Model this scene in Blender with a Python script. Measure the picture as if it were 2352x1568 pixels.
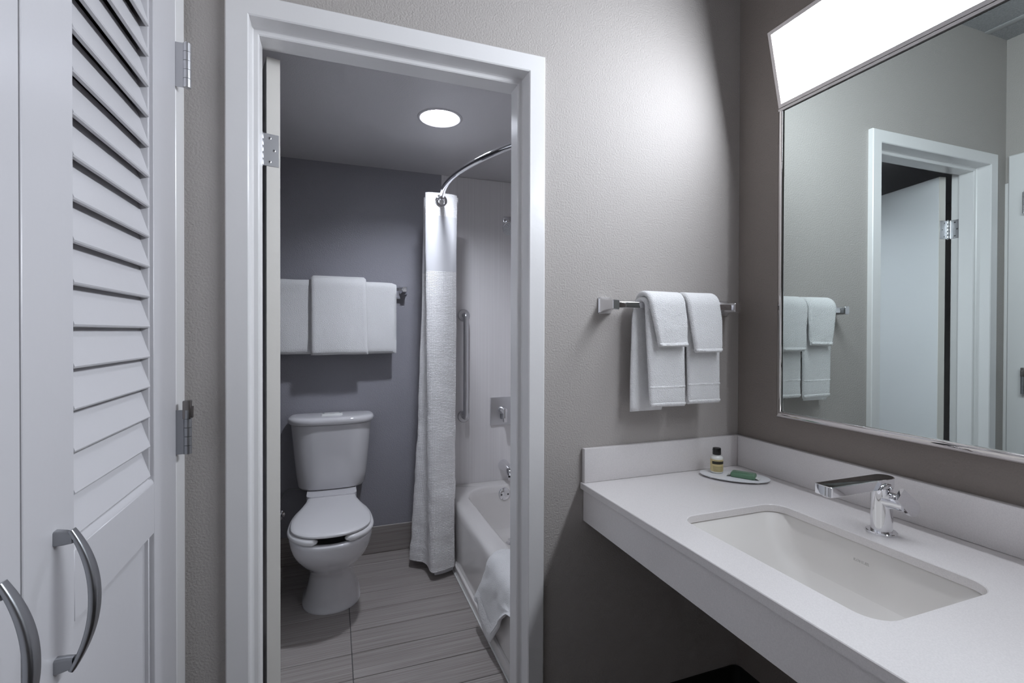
import bpy, bmesh, math, random
from mathutils import Vector, Matrix, noise
random.seed(7)
PI = math.pi
for o in list(bpy.data.objects):
    bpy.data.objects.remove(o, do_unlink=True)
scene = bpy.context.scene
COL = scene.collection

# ------------------------------------------------------------------ camera
F_PX, YAW, PITCH, ROLL, SH = 1116.413, 0.3511299, -0.0070922, 0.0027411, -13.5383
CAM = Vector((-1.3541, -1.35, 1.285))
fw = Vector((math.sin(YAW) * math.cos(PITCH), math.cos(YAW) * math.cos(PITCH), math.sin(PITCH)))
r0 = Vector((math.cos(YAW), -math.sin(YAW), 0))
u0 = r0.cross(fw)
rt = math.cos(ROLL) * r0 + math.sin(ROLL) * u0
up = -math.sin(ROLL) * r0 + math.cos(ROLL) * u0
cd = bpy.data.cameras.new('camera')
cam = bpy.data.objects.new('camera', cd)
COL.objects.link(cam)
mw = Matrix((rt, up, -fw)).transposed().to_4x4()
mw.translation = CAM
cam.matrix_world = mw
cd.sensor_fit = 'HORIZONTAL'
cd.sensor_width = 36.0
cd.lens = 36.0 * F_PX / 2352.0
cd.shift_y = SH / 2352.0
cd.clip_start = 0.01
scene.camera = cam

# ------------------------------------------------------------------ world, exposure, lamp levels
w = bpy.data.worlds.new('world')
scene.world = w
w.use_nodes = True
w.node_tree.nodes['Background'].inputs[0].default_value = (0.9, 0.95, 1.0, 1)
w.node_tree.nodes['Background'].inputs[1].default_value = 0.0
scene.view_settings.view_transform = 'Standard'
scene.view_settings.look = 'None'
scene.view_settings.gamma = 1.0
scene.view_settings.exposure = 0.0
scene.view_settings.use_curve_mapping = False
VANITY_POWER = 30.5
DOWN_POWER = 600.0

# ------------------------------------------------------------------ materials
MATS = {}
def mat(name, color, rough=0.5, metal=0.0, spec=0.5, bump=None, var=None, emit=None, trans=0.0, coat=0.0, sub=0.0, mottle=None):
    """bump=(scale, distance, detail); var=(scale, amount) brightness mottling"""
    m = bpy.data.materials.new(name)
    m.use_nodes = True
    nt = m.node_tree
    b = nt.nodes['Principled BSDF']
    b.inputs['Base Color'].default_value = (*color, 1)
    b.inputs['Roughness'].default_value = rough
    b.inputs['Metallic'].default_value = metal
    b.inputs['Specular IOR Level'].default_value = spec
    b.inputs['Transmission Weight'].default_value = trans
    b.inputs['Coat Weight'].default_value = coat
    if emit:
        b.inputs['Emission Color'].default_value = (*emit[0], 1)
        b.inputs['Emission Strength'].default_value = emit[1]
    tc = nt.nodes.new('ShaderNodeTexCoord')
    if bump:
        n = nt.nodes.new('ShaderNodeTexNoise')
        n.inputs['Scale'].default_value = bump[0]
        n.inputs['Detail'].default_value = bump[2] if len(bump) > 2 else 2
        nt.links.new(tc.outputs['Object'], n.inputs['Vector'])
        bp = nt.nodes.new('ShaderNodeBump')
        bp.inputs['Strength'].default_value = 1.0
        bp.inputs['Distance'].default_value = bump[1]
        nt.links.new(n.outputs['Fac'], bp.inputs['Height'])
        nt.links.new(bp.outputs['Normal'], b.inputs['Normal'])
    if var:
        n = nt.nodes.new('ShaderNodeTexNoise')
        n.inputs['Scale'].default_value = var[0]
        n.inputs['Detail'].default_value = 4
        nt.links.new(tc.outputs['Object'], n.inputs['Vector'])
        r = nt.nodes.new('ShaderNodeValToRGB')
        a = var[1]
        r.color_ramp.elements[0].position = 0.3
        r.color_ramp.elements[1].position = 0.7
        r.color_ramp.elements[0].color = (*[c * (1 - a) for c in color], 1)
        r.color_ramp.elements[1].color = (*[min(1, c * (1 + a)) for c in color], 1)
        nt.links.new(n.outputs['Fac'], r.inputs['Fac'])
        nt.links.new(r.outputs['Color'], b.inputs['Base Color'])
    MATS[name] = m
    return m

mat('taupe_paint', (0.45, 0.422, 0.402), 0.6, bump=(190, 0.0022, 3), spec=0.2)
mat('dark_taupe_paint', (0.26, 0.226, 0.206), 0.5, bump=(190, 0.0018, 3), spec=0.4)  # darker, warmer taupe for the mirror wall
mat('charcoal_paint', (0.32, 0.316, 0.35), 0.42, bump=(190, 0.0018, 3), spec=0.45)
mat('ceiling_paint', (0.60, 0.585, 0.60), 0.5, bump=(260, 0.0006, 2))
mat('ceiling_tile', (0.36, 0.36, 0.37), 0.8, bump=(160, 0.006, 4), var=(120, 0.12))
mat('white_trim', (0.80, 0.79, 0.79), 0.28, spec=0.5, bump=(35, 0.0004, 2))
mat('white_louver', (0.60, 0.59, 0.61), 0.32, spec=0.5, bump=(45, 0.0003, 2))
mat('door_paint', (0.78, 0.79, 0.80), 0.35, bump=(60, 0.0002, 2))
mat('door_edge', (0.77, 0.745, 0.70), 0.4, bump=(60, 0.0002, 2))
mat('black_base', (0.012, 0.012, 0.012), 0.5)
mat('carpet', (0.06, 0.045, 0.035), 0.95, bump=(400, 0.004, 2))
mat('grout', (0.11, 0.105, 0.105), 0.9)
mat('quartz', (0.78, 0.75, 0.745), 0.22, spec=0.5, var=(420, 0.05))
mat('ceramic_basin', (0.78, 0.755, 0.725), 0.42, spec=0.3)
mat('porcelain', (0.70, 0.69, 0.71), 0.08, coat=0.4)
mat('seat_plastic', (0.72, 0.71, 0.72), 0.2)
mat('tub_enamel', (0.80, 0.775, 0.76), 0.14, coat=0.3)
mat('chrome', (0.83, 0.83, 0.85), 0.04, metal=1.0)
mat('worn_chrome', (0.80, 0.80, 0.82), 0.2, metal=1.0)
mat('spout_dark_reflection', (0.012, 0.011, 0.010), 0.08, spec=0.6)  # near-black standing in for the dark reflection on the chrome spout
mat('frame_chrome', (0.72, 0.69, 0.68), 0.03, metal=1.0)
mat('brushed_steel', (0.66, 0.66, 0.68), 0.33, metal=1.0)
mat('satin_nickel', (0.40, 0.41, 0.43), 0.33, metal=1.0)
mat('hinge_dark', (0.27, 0.25, 0.24), 0.3, metal=1.0)
mat('screw_dark', (0.10, 0.10, 0.10), 0.4, metal=0.6)
mat('dark_void', (0.004, 0.004, 0.004), 0.9)
mat('mirror_glass', (0.65, 0.71, 0.69), 0.0, metal=1.0)
mat('light_trim', (0.60, 0.57, 0.565), 0.35, metal=0.5)
mat('terry', (0.93, 0.925, 0.93), 0.95, spec=0.1, bump=(420, 0.004, 2))
mat('terry_band', (0.90, 0.895, 0.90), 0.95, spec=0.1, bump=(160, 0.003, 1))
mat('liner', (0.80, 0.80, 0.81), 0.7)
mat('white_plastic', (0.78, 0.78, 0.77), 0.3)
mat('tray_white', (0.80, 0.81, 0.83), 0.15)
mat('bottle_milk', (0.80, 0.80, 0.77), 0.25)
mat('bottle_label', (0.70, 0.58, 0.30), 0.45)
mat('bottle_ink', (0.03, 0.025, 0.015), 0.5)
mat('bottle_cap', (0.008, 0.008, 0.008), 0.25)
mat('soap_green', (0.115, 0.225, 0.14), 0.3)
mat('soap_print', (0.42, 0.52, 0.44), 0.5)
mat('soap_film', (0.75, 0.77, 0.75), 0.15)
mat('sink_mark', (0.64, 0.62, 0.595), 0.4)
mat('lamp_diffuser', (0.9, 0.9, 0.9), 0.5, emit=((0.865, 0.918, 1.0), VANITY_POWER))
mat('lamp_bulb', (0.9, 0.9, 0.9), 0.5, emit=((0.85, 0.90, 1.0), DOWN_POWER))
mat('reflector_white', (0.55, 0.56, 0.58), 0.35)
mat('grid_bar', (0.45, 0.45, 0.455), 0.6)

def wood_tile():
    m = bpy.data.materials.new('wood_look_tile')
    m.use_nodes = True
    nt = m.node_tree
    b = nt.nodes['Principled BSDF']
    b.inputs['Roughness'].default_value = 0.38
    tc = nt.nodes.new('ShaderNodeTexCoord')
    oi = nt.nodes.new('ShaderNodeObjectInfo')
    ml = nt.nodes.new('ShaderNodeVectorMath'); ml.operation = 'MULTIPLY'
    ml.inputs[1].default_value = (2.2, 330, 330)
    ad = nt.nodes.new('ShaderNodeVectorMath'); ad.operation = 'ADD'
    sc = nt.nodes.new('ShaderNodeMath'); sc.operation = 'MULTIPLY'; sc.inputs[1].default_value = 37.0
    nt.links.new(oi.outputs['Random'], sc.inputs[0])
    nt.links.new(tc.outputs['Object'], ml.inputs[0])
    nt.links.new(ml.outputs[0], ad.inputs[0])
    nt.links.new(sc.outputs[0], ad.inputs[1])
    n = nt.nodes.new('ShaderNodeTexNoise'); n.inputs['Scale'].default_value = 1.0; n.inputs['Detail'].default_value = 3
    nt.links.new(ad.outputs[0], n.inputs['Vector'])
    r = nt.nodes.new('ShaderNodeValToRGB')
    r.color_ramp.elements[0].position = 0.32; r.color_ramp.elements[1].position = 0.68
    r.color_ramp.elements[0].color = (0.235, 0.205, 0.19, 1)
    r.color_ramp.elements[1].color = (0.41, 0.38, 0.365, 1)
    nt.links.new(n.outputs['Fac'], r.inputs['Fac'])
    nt.links.new(r.outputs['Color'], b.inputs['Base Color'])
    bp = nt.nodes.new('ShaderNodeBump'); bp.inputs['Distance'].default_value = 0.0006; bp.inputs['Strength'].default_value = 0.6
    nt.links.new(n.outputs['Fac'], bp.inputs['Height']); nt.links.new(bp.outputs['Normal'], b.inputs['Normal'])
    MATS['wood_look_tile'] = m
wood_tile()

def surround_mat():
    m = bpy.data.materials.new('surround_panel')
    m.use_nodes = True
    nt = m.node_tree
    b = nt.nodes['Principled BSDF']
    b.inputs['Roughness'].default_value = 0.25
    tc = nt.nodes.new('ShaderNodeTexCoord')
    ml = nt.nodes.new('ShaderNodeVectorMath'); ml.operation = 'MULTIPLY'; ml.inputs[1].default_value = (160, 160, 0.7)
    n = nt.nodes.new('ShaderNodeTexNoise'); n.inputs['Scale'].default_value = 1.0; n.inputs['Detail'].default_value = 2
    nt.links.new(tc.outputs['Object'], ml.inputs[0]); nt.links.new(ml.outputs[0], n.inputs['Vector'])
    r = nt.nodes.new('ShaderNodeValToRGB')
    r.color_ramp.elements[0].position = 0.3; r.color_ramp.elements[1].position = 0.75
    r.color_ramp.elements[0].color = (0.77, 0.745, 0.75, 1); r.color_ramp.elements[1].color = (0.85, 0.83, 0.835, 1)
    nt.links.new(n.outputs['Fac'], r.inputs['Fac']); nt.links.new(r.outputs['Color'], b.inputs['Base Color'])
    MATS['surround_panel'] = m
surround_mat()

def waffle_mat(name, color, su, sv, dist, transl):
    m = bpy.data.materials.new(name)
    m.use_nodes = True
    nt = m.node_tree
    b = nt.nodes['Principled BSDF']
    b.inputs['Base Color'].default_value = (*color, 1); b.inputs['Roughness'].default_value = 0.85
    b.inputs['Specular IOR Level'].default_value = 0.15
    out = nt.nodes['Material Output']
    tr = nt.nodes.new('ShaderNodeBsdfTranslucent'); tr.inputs['Color'].default_value = (*color, 1)
    mx = nt.nodes.new('ShaderNodeMixShader'); mx.inputs[0].default_value = transl
    nt.links.new(b.outputs[0], mx.inputs[1]); nt.links.new(tr.outputs[0], mx.inputs[2]); nt.links.new(mx.outputs[0], out.inputs['Surface'])
    if dist:
        uv = nt.nodes.new('ShaderNodeUVMap')
        ml = nt.nodes.new('ShaderNodeVectorMath'); ml.operation = 'MULTIPLY'; ml.inputs[1].default_value = (su, sv, 1)
        nt.links.new(uv.outputs[0], ml.inputs[0])
        vo = nt.nodes.new('ShaderNodeTexVoronoi'); vo.inputs['Scale'].default_value = 1.0; vo.inputs['Randomness'].default_value = 0.15
        nt.links.new(ml.outputs[0], vo.inputs['Vector'])
        bp = nt.nodes.new('ShaderNodeBump'); bp.inputs['Distance'].default_value = dist; bp.invert = True
        nt.links.new(vo.outputs['Distance'], bp.inputs['Height']); nt.links.new(bp.outputs['Normal'], b.inputs['Normal'])
        nt.links.new(bp.outputs['Normal'], tr.inputs['Normal'])
    MATS[name] = m
waffle_mat('waffle_cloth', (0.89, 0.88, 0.885), 125, 125, 0.0026, 0.05)
waffle_mat('sheer_cloth', (0.76, 0.76, 0.785), 1, 1, 0, 0.2)

# ------------------------------------------------------------------ mesh helpers
ORG = {}
def finish(name, bm, m, parent=None, smooth=40):
    org = Vector((0, 0, 0))
    if parent is not None:
        org = ORG[parent.name]
    bmesh.ops.recalc_face_normals(bm, faces=bm.faces[:])
    if org.length > 0:
        bmesh.ops.translate(bm, verts=bm.verts[:], vec=-org)
    me = bpy.data.meshes.new(name)
    bm.to_mesh(me); bm.free()
    me.materials.append(MATS[m])
    if smooth:
        me.polygons.foreach_set('use_smooth', [True] * len(me.polygons))
        me.set_sharp_from_angle(angle=math.radians(smooth))
    o = bpy.data.objects.new(name, me)
    COL.objects.link(o)
    if parent is not None:
        o.parent = parent
    ORG[o.name] = org
    return o
def thing(name, label, cat, loc, group=None, kind=None):
    o = bpy.data.objects.new(name, None)
    o.empty_display_size = 0.05
    COL.objects.link(o)
    o.location = loc
    ORG[o.name] = Vector(loc)
    o['label'] = label
    if cat: o['category'] = cat
    if group: o['group'] = group
    if kind: o['kind'] = kind
    return o
def tag(o, label, cat=None, group=None, kind=None):
    o['label'] = label
    if cat: o['category'] = cat
    if group: o['group'] = group
    if kind: o['kind'] = kind
    return o
def struct(name, bm, m, label=None, parent=None, smooth=30):
    o = finish(name, bm, m, parent, smooth)
    if parent is None:
        o['kind'] = 'structure'
        if label: o['label'] = label
    return o
def NB(): return bmesh.new()
def box(bm, x0, x1, y0, y1, z0, z1, bev=0.0, seg=2, mtx=None):
    n0 = set(bm.verts)
    r = bmesh.ops.create_cube(bm, size=1.0)
    vs = r['verts']
    for v in vs:
        v.co = Vector((x0 + (v.co.x + .5) * (x1 - x0), y0 + (v.co.y + .5) * (y1 - y0), z0 + (v.co.z + .5) * (z1 - z0)))
    if bev > 0:
        es = {e for v in vs for e in v.link_edges}
        bmesh.ops.bevel(bm, geom=list(es), offset=bev, segments=seg, affect='EDGES', profile=0.5)
    nv = [v for v in bm.verts if v not in n0]
    if mtx is not None:
        for v in nv: v.co = mtx @ v.co
    return nv
def boxo(name, m, parent, x0, x1, y0, y1, z0, z1, bev=0.0, seg=2, smooth=40):
    bm = NB(); box(bm, min(x0, x1), max(x0, x1), min(y0, y1), max(y0, y1), min(z0, z1), max(z0, z1), bev, seg)
    return finish(name, bm, m, parent, smooth)
def loft(bm, rings, cap0=True, cap1=True, closed=True, uvs=None):
    vr = [[bm.verts.new(p) for p in r] for r in rings]
    n = len(rings[0])
    lay = bm.loops.layers.uv.verify() if uvs else None
    for i in range(len(vr) - 1):
        for j in range(n if closed else n - 1):
            k = (j + 1) % n
            f = bm.faces.new((vr[i][j], vr[i][k], vr[i + 1][k], vr[i + 1][j]))
            if uvs:
                for l, (a, b) in zip(f.loops, ((i, j), (i, k), (i + 1, k), (i + 1, j))):
                    l[lay].uv = uvs(a, b)
    if cap0: bm.faces.new(list(reversed(vr[0])))
    if cap1: bm.faces.new(vr[-1])
    return vr
def frames(pts):
    pts = [Vector(p) for p in pts]
    T = []
    for i in range(len(pts)):
        a = pts[max(i - 1, 0)]; b = pts[min(i + 1, len(pts) - 1)]
        T.append((b - a).normalized())
    ref = Vector((0, 0, 1)) if abs(T[0].z) < 0.9 else Vector((1, 0, 0))
    N = (ref - T[0] * ref.dot(T[0])).normalized()
    out = []
    for t in T:
        N = (N - t * N.dot(t)).normalized()
        out.append((t, N, t.cross(N)))
    return pts, out
def tube(bm, pts, rad, seg=16, rad2=None, caps=True):
    pts, fr = frames(pts)
    if not hasattr(rad, '__len__'): rad = [rad] * len(pts)
    if rad2 is None: rad2 = rad
    elif not hasattr(rad2, '__len__'): rad2 = [rad2] * len(pts)
    rings = []
    for p, (t, n, b), ra, rb in zip(pts, fr, rad, rad2):
        rings.append([p + n * (ra * math.cos(2 * PI * k / seg)) + b * (rb * math.sin(2 * PI * k / seg)) for k in range(seg)])
    return loft(bm, rings, caps, caps)
def lathe(bm, prof, origin, axis=(0, 0, 1), seg=32, caps=(True, True), sx=1.0, sy=1.0):
    """prof: list of (radius, height)"""
    ax = Vector(axis).normalized()
    ref = Vector((1, 0, 0)) if abs(ax.x) < 0.9 else Vector((0, 1, 0))
    n = (ref - ax * ref.dot(ax)).normalized(); b = ax.cross(n)
    o = Vector(origin)
    rings = [[o + ax * h + n * (r * sx * math.cos(2 * PI * k / seg)) + b * (r * sy * math.sin(2 * PI * k / seg)) for k in range(seg)] for r, h in prof]
    return loft(bm, rings, *caps)
def rrect(x0, x1, y0, y1, r, z, n=6):
    pts = []
    for cx, cy, a0 in ((x1 - r, y1 - r, 0), (x0 + r, y1 - r, PI / 2), (x0 + r, y0 + r, PI), (x1 - r, y0 + r, 1.5 * PI)):
        for k in range(n + 1):
            a = a0 + PI / 2 * k / n
            pts.append(Vector((cx + r * math.cos(a), cy + r * math.sin(a), z)))
    return pts
def poly_prism(bm, pts2, to3, d0, d1):
    """extrude a 2-D polygon: to3(p, d) -> 3-D"""
    a = [bm.verts.new(to3(p, d0)) for p in pts2]
    b = [bm.verts.new(to3(p, d1)) for p in pts2]
    bm.faces.new(a); bm.faces.new(list(reversed(b)))
    n = len(pts2)
    for i in range(n):
        k = (i + 1) % n
        bm.faces.new((a[i], b[i], b[k], a[k]))
    return a + b
def bez(p0, p1, p2, p3, n=12):
    p0, p1, p2, p3 = map(Vector, (p0, p1, p2, p3))
    return [(1 - t) ** 3 * p0 + 3 * (1 - t) ** 2 * t * p1 + 3 * (1 - t) * t * t * p2 + t ** 3 * p3 for t in [i / n for i in range(n + 1)]]
def catmull(P, sub=8):
    P = [Vector(p) for p in P]
    Q = [P[0] * 2 - P[1]] + P + [P[-1] * 2 - P[-2]]
    out = []
    for i in range(1, len(Q) - 2):
        for k in range(sub):
            t = k / sub
            a, b, c, d = Q[i - 1], Q[i], Q[i + 1], Q[i + 2]
            out.append(0.5 * ((2 * b) + (c - a) * t + (2 * a - 5 * b + 4 * c - d) * t * t + (3 * b - a - 3 * c + d) * t ** 3))
    out.append(P[-1])
    return out
def interp(tab, t):
    if t <= tab[0][0]: return tab[0][1]
    for (a, va), (b, vb) in zip(tab, tab[1:]):
        if t <= b: return va + (vb - va) * (t - a) / (b - a)
    return tab[-1][1]
def screw(parent, loc, axis, r=0.004, m='screw_dark'):
    bm = NB(); lathe(bm, [(r, 0), (r, 0.0006), (r * 0.7, 0.0012)], loc, axis, 12)
    return finish('screw', bm, m, parent)

# ------------------------------------------------------------------ dimensions
XL, ZC = -1.70, 2.657            # closet wall plane, room ceiling
YR = -3.4                        # rear of the room
WT = 0.112                       # partition thickness
YB, ZB, XBL = 1.575, 2.237, -3.0  # bathroom back wall, ceiling, left wall
DL, DR, DT = -1.548, -0.814, 2.053  # door opening (frame returns)
ZT = 0.818                       # counter top

# ------------------------------------------------------------------ room shell
bm = NB()
box(bm, XL - 0.25, DL - 0.02, 0, WT / 2, 0, ZC); box(bm, DR + 0.02, 0.1, 0, WT / 2, 0, ZC); box(bm, DL - 0.02, DR + 0.02, 0, WT / 2, DT + 0.02, ZC)
struct('wall_back', bm, 'taupe_paint', 'taupe textured wall around the bathroom doorway', smooth=0)
bm = NB()
box(bm, XBL, DL - 0.02, WT / 2, WT, 0, ZC); box(bm, DR + 0.02, 0.1, WT / 2, WT, 0, ZC); box(bm, DL - 0.02, DR + 0.02, WT / 2, WT, DT + 0.02, ZC)
struct('wall_bath_front', bm, 'taupe_paint', 'taupe bathroom side of the doorway wall', smooth=0)
bm = NB(); box(bm, 0, 0.1, YR, 0, 0, ZC); struct('wall_right', bm, 'dark_taupe_paint', 'dark taupe wall behind the mirror', smooth=0)
bm = NB()
box(bm, XL - 0.1, XL, -0.0705, 0, 0, ZC); box(bm, XL - 0.1, XL, YR, -1.235, 0, ZC); box(bm, XL - 0.1, XL, -1.235, -0.0705, 2.05, ZC)
struct('wall_left', bm, 'taupe_paint', 'taupe wall around the louvered closet doors', smooth=0)
bm = NB(); box(bm, XL - 0.1, 0.1, YR - 0.1, YR, 0, ZC); struct('wall_rear', bm, 'taupe_paint', 'plain taupe wall at the far end of the room', smooth=0)
bm = NB(); box(bm, XL - 0.1, 0.1, YR - 0.1, 0.0, ZC, ZC + 0.05); ceil = struct('ceiling', bm, 'ceiling_tile', 'textured grey ceiling of the vanity area', smooth=0)
ORG[ceil.name] = Vector((0, 0, 0))
for xx in (-1.543, -0.933, -0.323):
    boxo('ceiling_grid_bar', 'grid_bar', ceil, xx - 0.018, xx + 0.018, YR, 0, ZC - 0.004, ZC, 0.001)
bm = NB(); box(bm, XL - 0.1, 0.1, YR - 0.1, WT / 2, -0.05, 0.0); struct('floor', bm, 'carpet', 'dark floor of the vanity area', smooth=0)
# closet interior
bm = NB(); box(bm, XL - 0.72, XL - 0.70, -1.3, -0.02, 0, 2.3); struct('wall_closet', bm, 'taupe_paint', 'wall inside the closet', smooth=0)
# bathroom
bm = NB(); box(bm, XBL, 0.1, YB, YB + 0.1, 0, ZC); struct('wall_bath_back', bm, 'charcoal_paint', 'charcoal grey wall behind the toilet', smooth=0)
bm = NB(); box(bm, XBL - 0.1, XBL, WT / 2, YB + 0.1, 0, ZC); struct('wall_bath_left', bm, 'taupe_paint', 'taupe wall behind the open door', smooth=0)
bm = NB(); box(bm, 0, 0.1, 0, YB + 0.1, 0, ZC); struct('wall_bath_right', bm, 'surround_panel', 'pale wall along the far side of the tub', smooth=0)

# ceiling of the bathroom with a round hole for the recessed lamp
LX, LY, LR = -0.911, 0.80, 0.088
bm = NB()
outer = [Vector(p) for p in ((XBL, WT, ZB), (0, WT, ZB), (0, YB, ZB), (XBL, YB, ZB))]
ov = [bm.verts.new(p) for p in outer]
iv = [bm.verts.new((LX + LR * math.cos(2 * PI * k / 40), LY + LR * math.sin(2 * PI * k / 40), ZB)) for k in range(40)]
es = [bm.edges.new((ov[i], ov[(i + 1) % 4])) for i in range(4)] + [bm.edges.new((iv[i], iv[(i + 1) % 40])) for i in range(40)]
bmesh.ops.triangle_fill(bm, use_beauty=True, edges=es)
bc = struct('ceiling', bm, 'ceiling_paint', 'smooth grey ceiling of the bathroom with a recessed lamp', smooth=0)

# bathroom floor: each plank tile its own piece
bm = NB(); box(bm, XBL, 0, WT / 2, YB, -0.05, -0.003)
bf = struct('floor', bm, 'grout', 'bathroom floor of wood look plank tiles', smooth=0)
tm = {}
def tile(parent, x0, x1, y0, y1, z0, z1, name='floor_tile'):
    key = (round(x1 - x0, 4), round(y1 - y0, 4), round(z1 - z0, 4))
    if key not in tm:
        b = NB(); hx, hy, hz = (x1 - x0) / 2, (y1 - y0) / 2, (z1 - z0) / 2
        box(b, -hx, hx, -hy, hy, -hz, hz, 0.0012, 1)
        me = bpy.data.meshes.new(name); b.to_mesh(me); b.free(); me.materials.append(MATS['wood_look_tile']); tm[key] = me
    o = bpy.data.objects.new(name, tm[key]); COL.objects.link(o); o.parent = parent
    o.location = ((x0 + x1) / 2, (y0 + y1) / 2, (z0 + z1) / 2)
    ORG[o.name] = Vector((0, 0, 0))
    return o
TP, G = 0.1515, 0.0016
rows = [0.53 + TP * k for k in range(-3, 8)]
for ya in rows[:-1]:
    y0, y1 = max(ya, 0.078) + G, min(ya + TP, YB) - G
    if y1 - y0 < 0.01: continue
    for x0, x1 in ((XBL, -2.507), (-2.507, -1.897), (-1.897, -1.287), (-1.287, -0.677)):
        tile(bf, x0 + G, x1 - G, y0, y1, -0.006, 0.0)
# tile base along the back wall
bb = struct('baseboard_bath', (lambda b: (box(b, XBL, -0.742, YB - 0.004, YB, 0, 0.152), b)[1])(NB()), 'grout', 'wood look tile base along the charcoal wall', smooth=0)
for x0, x1 in ((-2.507, -1.897), (-1.897, -1.287), (-1.287, -0.742)):
    tile(bb, x0 + G, x1 - G, YB - 0.013, YB - 0.004, 0.0015, 0.155, 'base_tile')

# black cove base under the counter, wrapping the inside corner
bm = NB()
path = [(-0.76, -0.003)] + [(-0.028 + 0.025 * math.sin(a), -0.028 + 0.025 * math.cos(a)) for a in [PI / 2 * k / 8 for k in range(9)]] + [(-0.003, YR)]
prof = [(0.003, 0.0), (-0.012, 0.0), (-0.004, 0.012), (-0.001, 0.03), (-0.001, 0.1), (0.003, 0.102)]
rings = []
for i, (px, py) in enumerate(path):
    a = path[max(i - 1, 0)]; b2 = path[min(i + 1, len(path) - 1)]
    t = Vector((b2[0] - a[0], b2[1] - a[1], 0)).normalized(); nrm = Vector((-t.y, t.x, 0))
    rings.append([Vector((px, py, 0)) + nrm * d + Vector((0, 0, z)) for d, z in prof])
loft(bm, rings)
struct('baseboard_back', bm, 'black_base', 'black rubber cove base under the counter', smooth=50)

# ------------------------------------------------------------------ steel frame of the bathroom door
tf = thing('trim_1', 'white painted door frame around the bathroom doorway', None, (DL, 0, 0), kind='structure')
FW, YF, Y1, ST, Y2, Y3 = 0.0515, -0.02, 0.036, 0.0155, 0.094, 0.132
# profile in (d, y): d measured outward from the opening's return face
PF = [(FW, 0.0), (FW, YF + 0.003), (FW - 0.003, YF), (0.003, YF), (0.0, YF + 0.003), (0.0, Y1 - 0.004), (-0.003, Y1), (-ST + 0.003, Y1), (-ST, Y1 + 0.003),
      (-ST, Y2), (0.0, Y2), (0.0, Y3), (FW, Y3), (FW, WT), (0.019, WT), (0.019, 0.0)]
def frame_piece(name, corners):
    bm = NB(); rings = []
    for f in corners: rings.append([f(d, y) for d, y in PF])
    loft(bm, rings); return finish(name, bm, 'white_trim', tf, 30)
frame_piece('jamb', [lambda d, y: Vector((DL - d, y, 0)), lambda d, y: Vector((DL - d, y, DT + d))])
frame_piece('header', [lambda d, y: Vector((DL - d, y, DT + d)), lambda d, y: Vector((DR + d, y, DT + d))])
frame_piece('jamb', [lambda d, y: Vector((DR + d, y, DT + d)), lambda d, y: Vector((DR + d, y, 0))])

# bathroom door, swung into the bathroom
PV = Vector((-1.5405, 0.142, 0))
TH = math.radians(104)
RM = Matrix.Translation(PV) @ Matrix.Rotation(TH, 4, 'Z')
dr = thing('door_1', 'white slab bathroom door swung open past a right angle', None, (PV.x, PV.y, 0), kind='structure')
bm = NB(); box(bm, 0.002, 0.722, -0.047, -0.012, 0.012, 2.043, 0.0015, 1, RM); finish('slab', bm, 'door_paint', dr)
bm = NB(); box(bm, 0.0008, 0.0025, -0.0465, -0.0125, 0.0125, 2.0425, 0.0, 1, RM); finish('hinge_edge', bm, 'door_edge', dr)
for zh in (1.742, 0.06):
    hg = thing('hinge_group', '', None, (0, 0, 0)); bpy.data.objects.remove(hg)
    bm = NB(); box(bm, -0.001, 0.0008, -0.043, 0.0, zh, zh + 0.089, 0.0003, 1, RM)
    h = finish('hinge', bm, 'brushed_steel', dr)
    for sx, sz in ((-0.020, 0.012), (-0.031, 0.0445), (-0.020, 0.077)):
        bm = NB(); p = RM @ Vector((-0.001, sx, zh + sz)); ax = (RM.to_3x3() @ Vector((-1, 0, 0)))
        lathe(bm, [(0.0042, 0), (0.0042, 0.0005), (0.002, 0.0012)], p, ax, 12); sc_ = finish('screw', bm, 'brushed_steel', h)
        bm = NB(); lathe(bm, [(0.0024, 0.0008), (0.0022, 0.0015)], p, ax, 10)
        sl_ = finish('screw', bm, 'screw_dark', h)
    bm = NB()
    for k in range(5):
        lathe(bm, [(0.006, 0.0004), (0.0064, 0.0012), (0.0064, 0.0166), (0.006, 0.0174)], (PV.x - 0.001, PV.y + 0.002, zh + 0.0178 * k), seg=20)
    lathe(bm, [(0.0, -0.004), (0.004, -0.003), (0.0045, 0.0)], (PV.x - 0.001, PV.y + 0.002, zh), seg=16)
    lathe(bm, [(0.0045, 0.0), (0.004, 0.003), (0.0, 0.004)], (PV.x - 0.001, PV.y + 0.002, zh + 0.089), seg=16)
    finish('hinge_barrel', bm, 'brushed_steel', h)
    bm = NB(); box(bm, DL - 0.001, DL + 0.0012, Y2 + 0.003, Y3 + 0.004, zh, zh + 0.089, 0.0003, 1)
    box(bm, DL, PV.x - 0.004, Y3 + 0.002, Y3 + 0.0045, zh, zh + 0.089, 0.0003, 1)
    finish('jamb_leaf', bm, 'brushed_steel', h)
    for sy, sz in ((0.117, 0.012), (0.108, 0.0445), (0.117, 0.077)):
        screw(h, (DL + 0.0012, sy, zh + sz), (1, 0, 0))

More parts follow.
